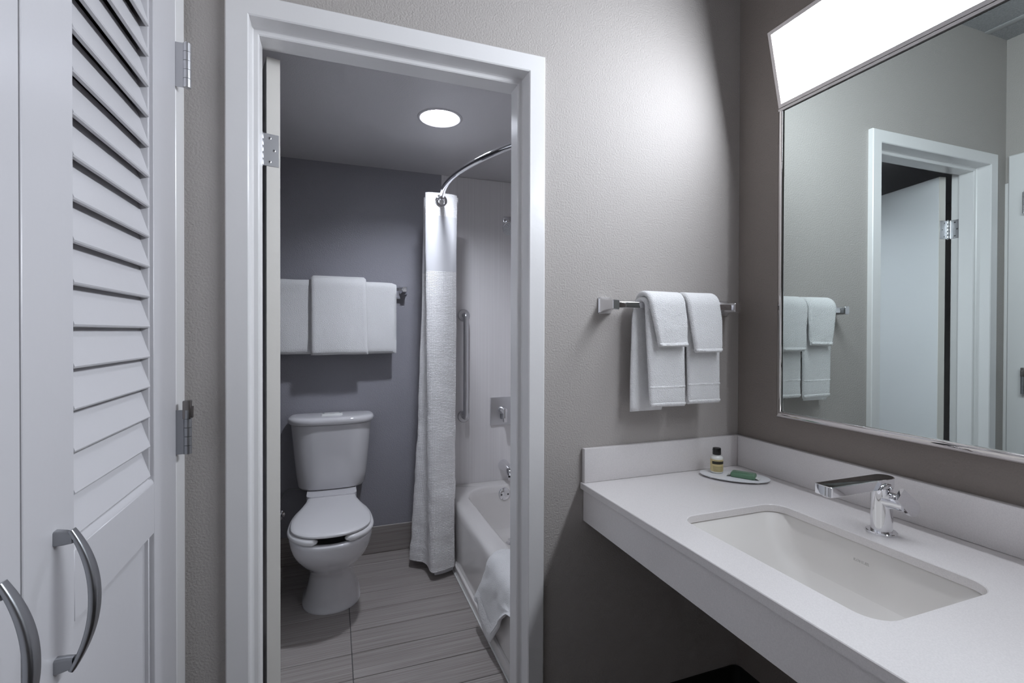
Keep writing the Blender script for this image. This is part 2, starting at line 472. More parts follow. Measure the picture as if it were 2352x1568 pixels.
# ------------------------------------------------------------------ closet casing and louvered doors
XD = -1.682
tc = thing('trim_2', 'white casing around the closet doors', None, (XD, -0.05, 0), kind='structure')
CP = [(0, 0.0), (0.0, 0.016), (0.002, 0.018), (0.062, 0.018), (0.0665, 0.0135), (0.0665, 0.0)]
def cas(name, cs):
    bm = NB(); loft(bm, [[f(d, h) for d, h in CP] for f in cs]); return finish(name, bm, 'white_trim', tc, 30)
YC0, YC1, ZCT = -0.083, -1.222, 2.042
cas('casing', [lambda d, h: Vector((XL + h, YC0 + d, 0)), lambda d, h: Vector((XL + h, YC0 + d, ZCT + d))])
cas('casing_head', [lambda d, h: Vector((XL + h, YC0 + d, ZCT + d)), lambda d, h: Vector((XL + h, YC1 - d, ZCT + d))])
cas('casing', [lambda d, h: Vector((XL + h, YC1 - d, ZCT + d)), lambda d, h: Vector((XL + h, YC1 - d, 0))])
boxo('stop_strip', 'white_trim', tc, XL - 0.001, XL + 0.006, -0.0165, -0.0005, 0, 1.985, 0.001)

slat_me = None
def closet_door(name, label, ya, yb, handle_y, hinge_y, far):
    """ya > yb (ya nearer the back wall)"""
    global slat_me
    d = thing(name, label, None, (XD, (ya + yb) / 2, 0.015), kind='structure')
    x0 = XD - 0.035
    sR = 0.138 if far else 0.115; sL = 0.115 if far else 0.138
    a, b = ya - sR, yb + sL
    boxo('stile', 'white_louver', d, x0, XD, a, ya, 0.015, 2.036, 0.0012, 1)
    boxo('stile', 'white_louver', d, x0, XD, yb, b, 0.015, 2.036, 0.0012, 1)
    boxo('top_rail', 'white_louver', d, x0, XD, b, a, 1.93, 2.036, 0.001, 1)
    boxo('middle_rail', 'white_louver', d, x0, XD, b, a, 0.893, 0.990, 0.001, 1)
    boxo('bottom_rail', 'white_louver', d, x0, XD, b, a, 0.015, 0.16, 0.001, 1)
    boxo('panel', 'white_louver', d, x0 + 0.010, XD - 0.014, b, a, 0.155, 0.897, 0.0)
    # stepped beads round the openings
    for (q0, q1) in ((a - 0.010, a), (b, b + 0.010)):
        boxo('bead', 'white_louver', d, x0 + 0.004, XD - 0.006, q0, q1, 0.990, 1.93, 0.0015, 2)
        boxo('bead', 'white_louver', d, x0 + 0.004, XD - 0.007, q0 + 0.002, q1 - 0.002 if q1 == a else q1, 0.16, 0.893, 0.001, 1)
    bm = NB(); poly_prism(bm, [(x0 + 0.004, 0.990), (XD - 0.001, 0.990), (XD - 0.002, 0.994), (XD - 0.007, 1.0005), (XD - 0.012, 1.003), (x0 + 0.004, 1.003)], lambda p, t: Vector((p[0], t, p[1])), b, a)
    finish('sill_bead', bm, 'white_louver', d, 25)
    boxo('head_bead', 'white_louver', d, x0 + 0.004, XD - 0.006, b, a, 1.92, 1.93, 0.0015, 2)
    L = (a - b) - 0.020
    if slat_me is None:
        bm = NB()
        # section in (x, z): lower front lip to upper back edge
        dirv = Vector((-0.0215, 0.0685)); nl = Vector((0.0685, 0.0215)).normalized() * 0.0040
        s0, s1 = Vector((0.0, 0.0)), dirv
        pts = [s0 - nl + Vector((0, 0.002)), s0 - nl * 0.5, s0 + nl * 0.6, s0 + nl + Vector((-0.0003, 0.002)), s1 + nl, s1 - nl]
        poly_prism(bm, pts, lambda p, t: Vector((p[0], t, p[1])), -L / 2, L / 2)
        bmesh.ops.recalc_face_normals(bm, faces=bm.faces[:])
        slat_me = bpy.data.meshes.new('louver_slat'); bm.to_mesh(slat_me); bm.free(); slat_me.materials.append(MATS['white_louver'])
    for k in range(16):
        o = bpy.data.objects.new('louver_slat', slat_me); COL.objects.link(o); o.parent = d
        o.location = Vector((XD - 0.0065, (a + b) / 2, 1.0035 + 0.0575 * k)) - ORG[d.name]
    # bow handle
    hz0, hz1, hx = 0.855, 1.035, 0.044
    mid = (hz0 + hz1) / 2
    bm = NB(); rings = []
    N = 28
    for i in range(N + 1):
        t = i / N
        q = 2 * t - 1
        z = mid - q * (hz1 - hz0) / 2 * 0.985
        out = 0.0165 + (hx - 0.0205) * (1 - abs(q) ** 2.1)
        wv = 0.0058 + 0.0040 * (1 - q * q)
        th = 0.0030 + 0.0016 * (1 - q * q)
        dq = -2.1 * abs(q) ** 1.1 * math.copysign(1, q) * (hx - 0.0205)
        tg = Vector((dq, 0, -(hz1 - hz0) / 2)).normalized()
        n = Vector((-tg.z, 0, tg.x))
        c = Vector((XD + out, handle_y, z))
        sd = Vector((0, 1, 0))
        rings.append([c + sd * p.x + n * p.y for p in rrect(-wv, wv, -th, th, min(th, wv) * 0.75, 0, 3)])
    loft(bm, rings)
    h = finish('handle', bm, 'satin_nickel', d, 50)
    for zz, sgn in ((hz1 - 0.0095, 1), (hz0 + 0.0095, -1)):
        bm = NB()
        rr = []
        for xx, hw, hh in ((XD, 0.0068, 0.0095), (XD + 0.003, 0.0064, 0.0094), (XD + 0.010, 0.0060, 0.0086), (XD + 0.0185, 0.0058, 0.0068)):
            rr.append([Vector((xx, handle_y + p.x, zz + p.y - sgn * (xx - XD) * 0.08)) for p in rrect(-hw, hw, -hh, hh, 0.003, 0, 3)])
        loft(bm, rr); finish('handle_foot', bm, 'satin_nickel', h, 50)
    # butt hinges at the jamb
    for i, zh in enumerate((1.824, 1.012)):
        H = 0.098
        bx, by = -1.662, hinge_y
        bm = NB(); box(bm, XD - 0.02, bx - 0.001, by - 0.0018, by + 0.0004, zh, zh + H, 0.0003, 1)
        hg = finish('hinge', bm, 'brushed_steel' if i == 0 else 'satin_nickel', d)
        bm = NB()
        for k in range(5):
            lathe(bm, [(0.0078, 0.0004), (0.0078, H / 5 - 0.0004)], (bx + 0.002, by, zh + H / 5 * k), seg=24)
        finish('hinge_barrel', bm, 'brushed_steel' if i == 0 else 'satin_nickel', hg)
        bm = NB()
        if i == 0:
            lathe(bm, [(0.005, 0), (0.0055, 0.001), (0.004, 0.003), (0.0, 0.0035)], (bx + 0.002, by, zh + H), seg=16)
        else:
            box(bm, bx - 0.007, bx + 0.009, by - 0.007, by + 0.007, zh + H - 0.02, zh + H + 0.021, 0.002, 2)
            box(bm, bx + 0.004, bx + 0.0125, by - 0.004, by + 0.006, zh + H - 0.018, zh + H + 0.008, 0.0015, 2)
        finish('hinge_pin', bm, 'brushed_steel' if i == 0 else 'hinge_dark', hg)
    return d
closet_door('door_2', 'white louvered closet door with bow handle beside the back wall', -0.0875, -0.6505, -0.583, -0.0855, True)
closet_door('door_3', 'white closet door with bow handle farther from the bathroom doorway', -0.6545, -1.2175, -0.722, -1.2195, False)

# ------------------------------------------------------------------ vanity counter
ct = thing('vanity_countertop', 'pale speckled quartz vanity counter with backsplash and deep apron', 'countertop', (-0.32, -0.58, 0.695))
CX0, CX1, CY0, CY1 = -0.633, -0.002, -1.924, -0.002
SX0, SX1, SY0, SY1 = -0.533, -0.214, -0.826, -0.345
ZS = ZT - 0.019
def fill_ring(bm, A, B):
    es = []
    for L in (A, B):
        for i in range(len(L)):
            e = bm.edges.get((L[i], L[(i + 1) % len(L)])) or bm.edges.new((L[i], L[(i + 1) % len(L)]))
            es.append(e)
    bmesh.ops.triangle_fill(bm, use_beauty=True, edges=es)
bm = NB()
o1 = loft(bm, [rrect(CX0, CX1, CY0, CY1, 0.003, ZS, 2), rrect(CX0, CX1, CY0, CY1, 0.003, ZT - 0.0015, 2), rrect(CX0 + 0.0015, CX1 - 0.0015, CY0 + 0.0015, CY1 - 0.0015, 0.002, ZT, 2)], False, False)
i1 = loft(bm, [rrect(SX0, SX1, SY0, SY1, 0.045, ZS, 8), rrect(SX0, SX1, SY0, SY1, 0.045, ZT - 0.0018, 8), rrect(SX0 - 0.0018, SX1 + 0.0018, SY0 - 0.0018, SY1 + 0.0018, 0.0468, ZT, 8)], False, False)
fill_ring(bm, o1[-1], i1[-1]); fill_ring(bm, o1[0], i1[0])
finish('countertop_slab', bm, 'quartz', ct, 35)
boxo('apron', 'quartz', ct, -0.6215, -0.6015, CY0 + 0.002, -0.002, 0.696, ZS - 0.0003, 0.001, 1)
boxo('side_backsplash', 'quartz', ct, -0.6265, -0.0205, -0.0195, -0.0015, ZT + 0.0003, 0.924, 0.0022, 2)
boxo('backsplash', 'quartz', ct, -0.0195, -0.0015, CY0, -0.0015, ZT + 0.0003, 0.924, 0.0022, 2)
boxo('support_bracket', 'white_trim', ct, -0.60, -0.004, CY0 + 0.004, CY0 + 0.024, 0.66, ZS - 0.0003, 0.002, 1)

# sink basin
sk = thing('undermount_sink', 'off-white rectangular ceramic sink set under the quartz counter', 'sink', (-0.374, -0.585, 0.66))
bm = NB(); rings = []
prof = [(0.0, 0.0, 0.0, 0.048), (0.03, 0.002, 0.004, 0.05), (0.30, 0.012, 0.022, 0.055), (0.60, 0.022, 0.055, 0.058), (0.80, 0.034, 0.085, 0.06), (0.92, 0.055, 0.115, 0.06), (0.98, 0.085, 0.15, 0.05), (1.0, 0.115, 0.185, 0.04)]
DEP = 0.135
for t, sx, sy, r in prof:
    rings.append(rrect(SX0 - 0.004 + sx, SX1 + 0.004 - sx, SY0 - 0.004 + sy, SY1 + 0.004 - sy, r, ZS - 0.0005 - DEP * t, 10))
out = [rrect(SX0 - 0.02, SX1 + 0.02, SY0 - 0.02, SY1 + 0.02, 0.05, ZS - 0.0005, 10)] + rings
under = [rrect(SX0 - 0.012 + 0.12, SX1 + 0.012 - 0.12, SY0 + 0.18, SY1 - 0.18, 0.04, ZS - DEP - 0.012, 10), rrect(SX0 - 0.012 + 0.02, SX1 + 0.012 - 0.02, SY0 + 0.04, SY1 - 0.04, 0.05, ZS - DEP * 0.6 - 0.012, 10), rrect(SX0 - 0.02, SX1 + 0.02, SY0 - 0.02, SY1 + 0.02, 0.05, ZS - 0.012, 10)]
loft(bm, under + out, True, True)
finish('basin', bm, 'ceramic_basin', sk, 60)
bm = NB(); lathe(bm, [(0.022, 0), (0.022, 0.002), (0.018, 0.003), (0.0, 0.0035)], (-0.374, -0.585, ZS - 0.0005 - DEP + 0.0002), seg=28); finish('drain_stopper', bm, 'chrome', sk)
def text(name, body, size, m, parent, mtx, ext=0.0002, bold=False):
    cu = bpy.data.curves.new(name, 'FONT'); cu.body = body; cu.size = size; cu.extrude = ext
    cu.align_x = 'CENTER'; cu.align_y = 'CENTER'; cu.resolution_u = 2; cu.space_character = 1.15
    tmp = bpy.data.objects.new('tmp', cu); COL.objects.link(tmp)
    bpy.context.view_layer.update()
    dg = bpy.context.evaluated_depsgraph_get()
    me = bpy.data.meshes.new_from_object(tmp.evaluated_get(dg))
    bpy.data.objects.remove(tmp)
    b = bmesh.new(); b.from_mesh(me); bpy.data.meshes.remove(me)
    for v in b.verts: v.co = mtx @ v.co
    return finish(name, b, m, parent, 0)
# mark pressed into the far wall of the basin
def facing(origin, xdir, ydir):
    x = Vector(xdir).normalized(); y = Vector(ydir).normalized(); z = x.cross(y)
    M = Matrix((x, y, z)).transposed().to_4x4(); M.translation = Vector(origin); return M
text('maker_mark', 'KOHLER', 0.0085, 'sink_mark', sk, facing((SX1 + 0.004 - 0.0125, -0.585, ZS - DEP * 0.275), (0, -1, 0), (0.22, 0, 1)), 0.0004)

# faucet
fx, fy = -0.148, -0.581
fc = thing('faucet', 'chrome single lever faucet with flat spout beside the sink', 'faucet', (fx, fy, ZT))
bm = NB(); lathe(bm, [(0.031, 0.0), (0.031, 0.004), (0.0295, 0.0055), (0.02, 0.006)], (fx, fy, ZT + 0.0002), seg=40); finish('base_plate', bm, 'chrome', fc)
bm = NB(); lathe(bm, [(0.0215, 0.004), (0.0215, 0.1085)], (fx, fy, ZT), seg=40); finish('body', bm, 'chrome', fc)
zs0, zs1 = ZT + 0.108, ZT + 0.131
def spout_ring(z, ins=0.0):
    pts = []
    w = 0.0205 - ins
    for k in range(17):
        a = -PI / 2 + PI * k / 16
        pts.append(Vector((fx + 0.004 + (0.024 - ins) * math.cos(a), fy + w * math.sin(a), z)))
    xt = -0.341 + ins
    for k in range(4):
        a = PI / 2 + PI / 2 * k / 3
        pts.append(Vector((xt + 0.004 + 0.004 * math.cos(a), fy + w - 0.004 + 0.004 * math.sin(a), z)))
    for k in range(4):
        a = PI + PI / 2 * k / 3
        pts.append(Vector((xt + 0.004 + 0.004 * math.cos(a), fy - w + 0.004 + 0.004 * math.sin(a), z)))
    return pts
bm = NB(); loft(bm, [spout_ring(zs0, 0.0015), spout_ring(zs0 + 0.0015), spout_ring(zs1 - 0.001), spout_ring(zs1, 0.001)]); sp = finish('spout', bm, 'chrome', fc)
bm = NB(); loft(bm, [spout_ring(zs1, 0.0022), spout_ring(zs1 + 0.0004, 0.0026)]); finish('spout_top_reflection', bm, 'spout_dark_reflection', sp)  # thin sheet added on the chrome, dark reflection put into its colour
bm = NB(); lathe(bm, [(0.010, 0.0), (0.011, 0.001), (0.011, 0.004)], (-0.325, fy, zs0 - 0.0035), seg=24); finish('aerator', bm, 'chrome', sp)
bm = NB(); tube(bm, [(-0.185, fy - 0.0195, zs0 + 0.001), (-0.178, fy - 0.021, zs0 + 0.009), (-0.166, fy - 0.0215, zs0 + 0.012), (-0.154, fy - 0.021, zs0 + 0.009), (-0.148, fy - 0.0195, zs0 + 0.001)], 0.0032, 10); finish('spout_collar', bm, 'chrome', sp)
bm = NB(); tube(bm, [(fx, fy - 0.005, ZT + 0.080), (fx + 0.001, fy - 0.02, ZT + 0.0805), (fx + 0.003, fy - 0.032, ZT + 0.0805), (fx + 0.005, fy - 0.046, ZT + 0.080)], [0.020, 0.019, 0.0175, 0.017], 28); st = finish('handle_stem', bm, 'chrome', fc, 60)
out2 = [(-0.150, 0.934), (-0.172, 0.911), (-0.1445, 0.8795)]
cx, cz, rr = -0.1285, 0.8905, 0.0185
ang = [(-2.35 + (2.9) * k / 14) for k in range(15)]
out2 = [(-0.150, 0.934), (-0.172, 0.911)] + [(cx + rr * math.cos(a), cz + rr * math.sin(a)) for a in ang]
bm = NB()
RP = Matrix.Translation((fx, fy - 0.046, 0.9)) @ Matrix.Rotation(math.radians(-8), 4, 'Z') @ Matrix.Rotation(math.radians(-6), 4, 'X') @ Matrix.Translation((-fx, -(fy - 0.046), -0.9))
poly_prism(bm, out2, lambda p, t: RP @ Vector((p[0], t, p[1])), fy - 0.044, fy - 0.053)
finish('lever', bm, 'chrome', fc, 30)

# tray, bottle, soap
ty = thing('amenity_tray', 'white oval tray in the corner of the vanity counter', 'tray', (-0.152, -0.128, ZT))
TR = Matrix.Translation((-0.146, -0.132, ZT)) @ Matrix.Rotation(math.radians(-46), 4, 'Z')
bm = NB(); rings = []
for r, z in ((0.90, 0.0045), (0.985, 0.0055), (1.0, 0.0075), (0.995, 0.009), (0.96, 0.0095)):
    rings.append([TR @ Vector((0.104 * r * math.cos(2 * PI * k / 56), 0.062 * r * math.sin(2 * PI * k / 56), z)) for k in range(56)])
loft(bm, rings); finish('tray_plate', bm, 'tray_white', ty, 50)
for px, py in ((-0.065, -0.030), (0.065, -0.030), (-0.065, 0.030), (0.065, 0.030)):
    bm = NB(); lathe(bm, [(0.006, 0.0003), (0.006, 0.0048)], TR @ Vector((px, py, 0)), seg=12); finish('tray_foot', bm, 'white_plastic', ty)
ZY = ZT + 0.0097
bx, by = -0.176, -0.088
bo = thing('toiletry_bottle', 'small lotion bottle with yellow label and black flip cap on the tray', 'bottle', (bx, by, ZY))
bm = NB(); lathe(bm, [(0.016, 0.0), (0.0185, 0.0015), (0.0195, 0.004), (0.0195, 0.046), (0.019, 0.050), (0.0165, 0.054), (0.012, 0.0565), (0.0105, 0.058), (0.0105, 0.060)], (bx, by, ZY), seg=32); bd = finish('bottle_body', bm, 'bottle_milk', bo, 50)
bm = NB(); lathe(bm, [(0.0197, 0.006), (0.0198, 0.0062), (0.0198, 0.0452), (0.0197, 0.0454)], (bx, by, ZY), seg=32, caps=(False, False)); lb = finish('bottle_label', bm, 'bottle_label', bd, 60)
def arc_patch(name, z0, z1, a0, a1, m, parent, r=0.0200):
    bm = NB(); n = 14
    A = [[Vector((bx + r * math.cos(a0 + (a1 - a0) * k / n), by + r * math.sin(a0 + (a1 - a0) * k / n), ZY + z)) for k in range(n + 1)] for z in (z0, z1)]
    loft(bm, A, False, False, closed=False); return finish(name, bm, m, parent, 60)
fa = math.atan2(CAM.y - by, CAM.x - bx)
arc_patch('label_band', 0.0305, 0.0400, fa - 0.75, fa + 1.35, 'bottle_ink', lb)
for z, dz, a0, a1 in ((0.0418, 0.0011, -0.35, 1.05), (0.0228, 0.0005, -0.6, 1.1), (0.0204, 0.0005, -0.6, 1.0), (0.0180, 0.0005, -0.6, 1.1), (0.0150, 0.0005, -0.55, 0.9), (0.0126, 0.0005, -0.6, 1.0), (0.0085, 0.0009, -0.5, 0.9)):
    a = a0
    while a < a1:
        s = random.uniform(0.07, 0.16); arc_patch('label_print', z, z + dz, fa + a, fa + min(a + s, a1), 'bottle_ink', lb) if a0 == -0.35 else None
        a += s + 0.06
    if a0 != -0.35: arc_patch('label_print', z, z + dz, fa + a0, fa + a1, 'bottle_ink', lb)
bm = NB(); lathe(bm, [(0.0128, 0.0595), (0.0132, 0.0605), (0.0128, 0.0785), (0.0118, 0.0805), (0.0, 0.081)], (bx, by, ZY), seg=32)
cp = finish('flip_cap', bm, 'bottle_cap', bo, 50)
bm = NB(); box(bm, bx - 0.016, bx - 0.011, by - 0.003, by + 0.003, ZY + 0.074, ZY + 0.0765, 0.0006, 1); finish('cap_tab', bm, 'bottle_cap', cp)
so = thing('soap_packet', 'green wrapped soap bar lying on the tray', 'soap', (-0.135, -0.158, ZY))
SM = Matrix.Translation((-0.136, -0.160, ZY)) @ Matrix.Rotation(math.radians(-56), 4, 'Z')
bm = NB(); rings = []
for sc, z in ((0.90, 0.0004), (0.985, 0.002), (1.0, 0.006), (0.97, 0.0115), (0.88, 0.0145), (0.80, 0.0152)):
    rings.append([SM @ Vector((p.x, p.y, z)) for p in rrect(-0.036 * (1 - (1 - sc) * 0.5), 0.036 * (1 - (1 - sc) * 0.5), -0.0195 * sc, 0.0195 * sc, 0.005, 0, 4)])
loft(bm, rings); sb = finish('soap_bar', bm, 'soap_green', so, 60)
for s in (-1, 1):
    bm = NB()
    A = []
    for t in range(4):
        xx = s * (0.0345 + 0.0042 * t)
        A.append([SM @ Vector((xx, -0.017 + 0.034 * k / 8, 0.0065 - 0.0017 * t + 0.0011 * math.sin(k * 2.1 + t))) for k in range(9)])
    loft(bm, A, False, False, closed=False); finish('wrapper_end', bm, 'soap_film', so, 60)
for k in range(11):
    bm = NB(); x = -0.022 + 0.0042 * k
    box(bm, x, x + 0.0024, 0.0015, 0.0050, 0.0150, 0.01545, 0, 1, SM); finish('wrapper_print', bm, 'soap_print', sb)

# ------------------------------------------------------------------ mirror and vanity lamp
XM = -0.048
MY0, MY1, MZ0, MZ1 = -0.2, -1.724, 1.019, 1.972
mi = thing('wall_mirror', 'large rectangular mirror with narrow chrome frame above the vanity', 'mirror', (0.0, -0.962, 1.019))
boxo('mirror_back', 'dark_void', mi, -0.002, -0.040, MY1 + 0.004, MY0 - 0.004, MZ0 + 0.004, MZ1)
boxo('mirror_glass', 'mirror_glass', mi, -0.0405, XM, MY1 + 0.023, MY0 - 0.023, MZ0 + 0.0215, MZ1 - 0.002, 0.0)
FPf = [(0.0, -0.003), (0.0, -0.040), (0.001, -0.0450), (0.004, -0.0492), (0.009, -0.0524), (0.015, -0.0541), (0.0195, -0.0543), (0.0215, -0.0535), (0.0225, -0.0510), (0.0225, -0.0405), (0.004, -0.0405), (0.004, -0.003)]
def mf(name, cs):
    bm = NB(); loft(bm, [[f(d, x) for d, x in FPf] for f in cs]); return finish(name, bm, 'frame_chrome', mi, 50)
mf('frame_stile', [lambda d, x: Vector((x, MY0 - d, MZ1)), lambda d, x: Vector((x, MY0 - d, MZ0 + d))])
mf('frame_rail', [lambda d, x: Vector((x, MY0 - d, MZ0 + d)), lambda d, x: Vector((x, MY1 + d, MZ0 + d))])
mf('frame_stile', [lambda d, x: Vector((x, MY1 + d, MZ0 + d)), lambda d, x: Vector((x, MY1 + d, MZ1))])
for yy in (MY0 - 0.0228, MY1 + 0.0228):
    boxo('glass_gasket', 'dark_void', mi, -0.0405, -0.0484, yy - 0.0014 if yy > -0.5 else yy, yy if yy > -0.5 else yy + 0.0014, MZ0 + 0.019, MZ1 - 0.002)

LY0, LY1 = -0.207, -1.717  # lamp's unseen end lengthened to spread its light more evenly
B0 = Vector((-0.050, 1.984)); T0 = Vector((-0.0985, 2.208))      # lower and upper front edges (x, z)
vl = thing('vanity_light', 'long lit vanity lamp with slanted white diffuser above the mirror', 'light fixture', (0, -0.581, 1.972))
fd = (T0 - B0).normalized(); fn = Vector((-fd.y, fd.x))   # outward normal of the slanted face
if fn.x > 0: fn = -fn
bm = NB()
sec = [Vector((-0.002, 1.9735)), Vector((-0.052, 1.9735)), Vector((-0.0535, 1.980)), B0 - fn * 0.004, T0 - fn * 0.004, T0 + Vector((0.006, 0.004)), Vector((-0.002, 2.226))]
poly_prism(bm, sec, lambda p, t: Vector((p[0], t, p[1])), LY0, LY1)
finish('housing', bm, 'light_trim', vl, 20)
def on_face(s, d): return B0 + fd * s + fn * d
S1 = (T0 - B0).length
def strip(name, s0, s1, ya, yb, d0, d1, m):
    bm = NB(); q = [on_face(s0, d0), on_face(s1, d0), on_face(s1, d1), on_face(s0, d1)]
    poly_prism(bm, q, lambda p, t: Vector((p[0], t, p[1])), ya, yb); return finish(name, bm, m, vl, 20)
bw = 0.011
strip('trim_bottom', 0.0, 0.0105, LY0, LY1, -0.004, 0.0015, 'light_trim')
strip('trim_top', S1 - bw, S1, LY0, LY1, -0.004, 0.0015, 'light_trim')
strip('trim_end', 0.0105, S1 - bw, LY0, LY0 - bw, -0.004, 0.0015, 'light_trim')
strip('trim_end', 0.0105, S1 - bw, LY1, LY1 + bw, -0.004, 0.0015, 'light_trim')
strip('diffuser', 0.0105, S1 - bw, LY0 - bw, LY1 + bw, -0.0038, 0.0, 'lamp_diffuser')

# ------------------------------------------------------------------ towel bars
def towel_bar(label, xa, xb, z, y_wall, yc, near):
    t = thing('towel_bar', label, 'towel bar', ((xa + xb) / 2, y_wall, z - 0.025))
    ys = -1
    hw = 0.0048
    boxo('bar', 'chrome' if not near else 'chrome', t, xa, xb, yc - 0.009 * 0 - 0.004, yc + 0.004, z - 0.0095, z + 0.0095, 0.0012, 2)
    for x, s in ((xa, -1), (xb, 1)):
        bm = NB(); rings = []
        # flared post: square wall plate tapering to a square arm that holds the bar
        for y, hx, hz in ((y_wall, 0.0235, 0.0255), (y_wall - 0.004, 0.0235, 0.0255), (y_wall - 0.0065, 0.0215, 0.0235), (y_wall - 0.012, 0.0195, 0.0215), (y_wall - 0.022, 0.0155, 0.0180), (y_wall - 0.036, 0.0128, 0.0160), (yc + 0.0, 0.0118, 0.0152), (yc - 0.0085, 0.0118, 0.0150), (yc - 0.0100, 0.0104, 0.0136)):
            rings.append([Vector((x + p.x, y, z + p.y)) for p in rrect(-hx, hx, -hz, hz, 0.0035, 0, 3)])
        loft(bm, rings); finish('bar_post', bm, 'worn_chrome', t, 35)
    return t
towel_bar('chrome square towel bar mounted beside the mirror wall', -0.548, -0.075, 1.370, -0.0005, -0.0615, True)
towel_bar('chrome towel bar on the charcoal wall over the toilet', -1.70, -0.970, 1.530, YB - 0.0005, YB - 0.060, False)

# ------------------------------------------------------------------ towels
def towel(name, label, cat, bar_x0, bar_x1, yb, zb, r, thick, z_front, z_back, xl, xr, group=None, m='terry', amp=0.004, seed=0, flare=0.0, hems=True, ny=None, bflare=0.0, band=None):
    """folded cloth over a bar: xl(u), xr(u) give side edges, u=-1 back hem .. 0 top .. 1 front hem"""
    R = r + thick / 2
    path = []
    nb = 22
    for k in range(nb + 1):
        t = k / nb
        path.append((-1 + 0.9 * t, Vector((0, yb + R + bflare * (1 - t), z_back + (zb - z_back) * t))))
    for k in range(1, 12):
        a = PI * k / 12
        path.append((-0.1 + 0.2 * k / 12, Vector((0, yb + R * math.cos(a), zb + R * math.sin(a)))))
    for k in range(nb + 1):
        t = k / nb
        path.append((0.1 + 0.9 * t, Vector((0, yb - R - flare * t, zb + (z_front - zb) * t))))
    n = len(path)
    nx = 26
    sec = []
    for j in range(nx + 1):
        sx = j / nx
        edge = min(sx, 1 - sx)
        round_ = min(1.0, math.sqrt(max(0.02, 1 - (1 - min(1, edge / 0.06)) ** 2)))
        outer, inner = [], []
        for i in range(n):
            u, p = path[i]
            a = path[max(i - 1, 0)][1]; b = path[min(i + 1, n - 1)][1]
            tg = (b - a).normalized(); nn = Vector((0, tg.z, -tg.y))
            if nn.dot(p - Vector((0, yb, zb - 0.15))) < 0: nn = -nn
            x = xl(u) + (xr(u) - xl(u)) * sx
            er = min(1.0, math.sqrt(max(0.05, 1 - (1 - min(1, (1 - abs(u)) / 0.035)) ** 2)))
            w = noise.noise(Vector((x * 14 + seed, u * 3.0 + seed, seed))) * amp + noise.noise(Vector((x * 45 + seed, u * 11, seed + 5))) * amp * 0.35
            k = abs(u)
            lump = w * (0.35 + 0.65 * k)
            h = thick / 2 * round_ * er
            q = Vector((x, p.y, p.z)) + nn * max(lump, -thick * 0.2)
            dzz = noise.noise(Vector((x * 9 + seed, seed * 2, u))) * amp * 1.2 * max(0, k - 0.5)
            q.z += dzz
            outer.append(q + nn * h); inner.append(q - nn * h)
        sec.append(outer + list(reversed(inner)))
    bm = NB(); loft(bm, sec)
    t = thing(name, label, cat, ((bar_x0 + bar_x1) / 2, yb, min(z_front, z_back)), group)
    c = finish('cloth', bm, m, t, 70)
    def rib(nm, zc, z1, proud, mm, side=-1):
        # stitched hem or woven border following the front face
        tt0 = (zb - zc) / (zb - z_front); tt1 = (zb - z1) / (zb - z_front)
        rings = []
        for tt in (tt0, tt0 + (tt1 - tt0) * 0.15, tt0 + (tt1 - tt0) * 0.5, tt0 + (tt1 - tt0) * 0.85, tt1):
            u = 0.1 + 0.9 * tt
            ring = []
            for j in range(nx + 1):
                sx = 0.015 + 0.97 * j / nx
                x = xl(u) + (xr(u) - xl(u)) * sx
                w = noise.noise(Vector((x * 14 + seed, u * 3.0 + seed, seed))) * amp + noise.noise(Vector((x * 45 + seed, u * 11, seed + 5))) * amp * 0.35
                lump = max(w * (0.35 + 0.65 * u), -thick * 0.2)
                edge = min(sx, 1 - sx)
                round_ = min(1.0, math.sqrt(max(0.02, 1 - (1 - min(1, edge / 0.06)) ** 2)))
                er = min(1.0, math.sqrt(max(0.05, 1 - (1 - min(1, (1 - abs(u)) / 0.035)) ** 2)))
                dzz = noise.noise(Vector((x * 9 + seed, seed * 2, u))) * amp * 1.2 * max(0, u - 0.5)
                end = 0.0 if tt in (tt0, tt1) else 1.0
                ring.append(Vector((x, yb - R - flare * tt - lump - thick / 2 * round_ * er - (proud if end else -0.0006), zb + (z_front - zb) * tt + dzz)))
            rings.append(ring)
        b = NB(); loft(b, rings, False, False, closed=False); finish(nm, b, mm, t, 60)
    if hems: rib('hem', z_front + 0.013, z_front + 0.0035, 0.0016, 'terry_band')
    if band:
        rib('woven_band', band, band - 0.006, 0.0010, 'terry_band')
    return t
def lin(*tab): return lambda u: interp(tab, u)
YBAR, ZBAR = -0.0615, 1.370
towel('hand_towel', 'white hand towel hanging on the chrome bar nearer the doorway', 'towel', -0.49, -0.31, YBAR, ZBAR, 0.0115, 0.015, 1.052, 1.036,
      lin((-1, -0.480), (-0.2, -0.474), (0.1, -0.452), (1, -0.436)), lin((-1, -0.36), (0, -0.305), (1, -0.303)), 'hand towels on the chrome bar', seed=3.1, flare=0.004, amp=0.003, band=1.118)
towel('hand_towel', 'white hand towel hanging on the chrome bar nearer the mirror', 'towel', -0.30, -0.16, YBAR, ZBAR, 0.0115, 0.015, 1.056, 1.050,
      lin((-1, -0.312), (0, -0.298), (1, -0.292)), lin((-1, -0.20), (0, -0.166), (1, -0.163)), 'hand towels on the chrome bar', seed=8.7, flare=0.004, amp=0.003, band=1.122)
towel('washcloth', 'white washcloth folded over the hand towel nearer the doorway', 'washcloth', -0.45, -0.31, YBAR, ZBAR, 0.0285, 0.017, 1.240, 1.26,
      lin((-1, -0.44), (0, -0.452), (0.1, -0.448), (1, -0.418)), lin((-1, -0.31), (0, -0.316), (0.4, -0.310), (1, -0.312)), 'washcloths over the hand towels', seed=5.5, flare=0.008, amp=0.003)
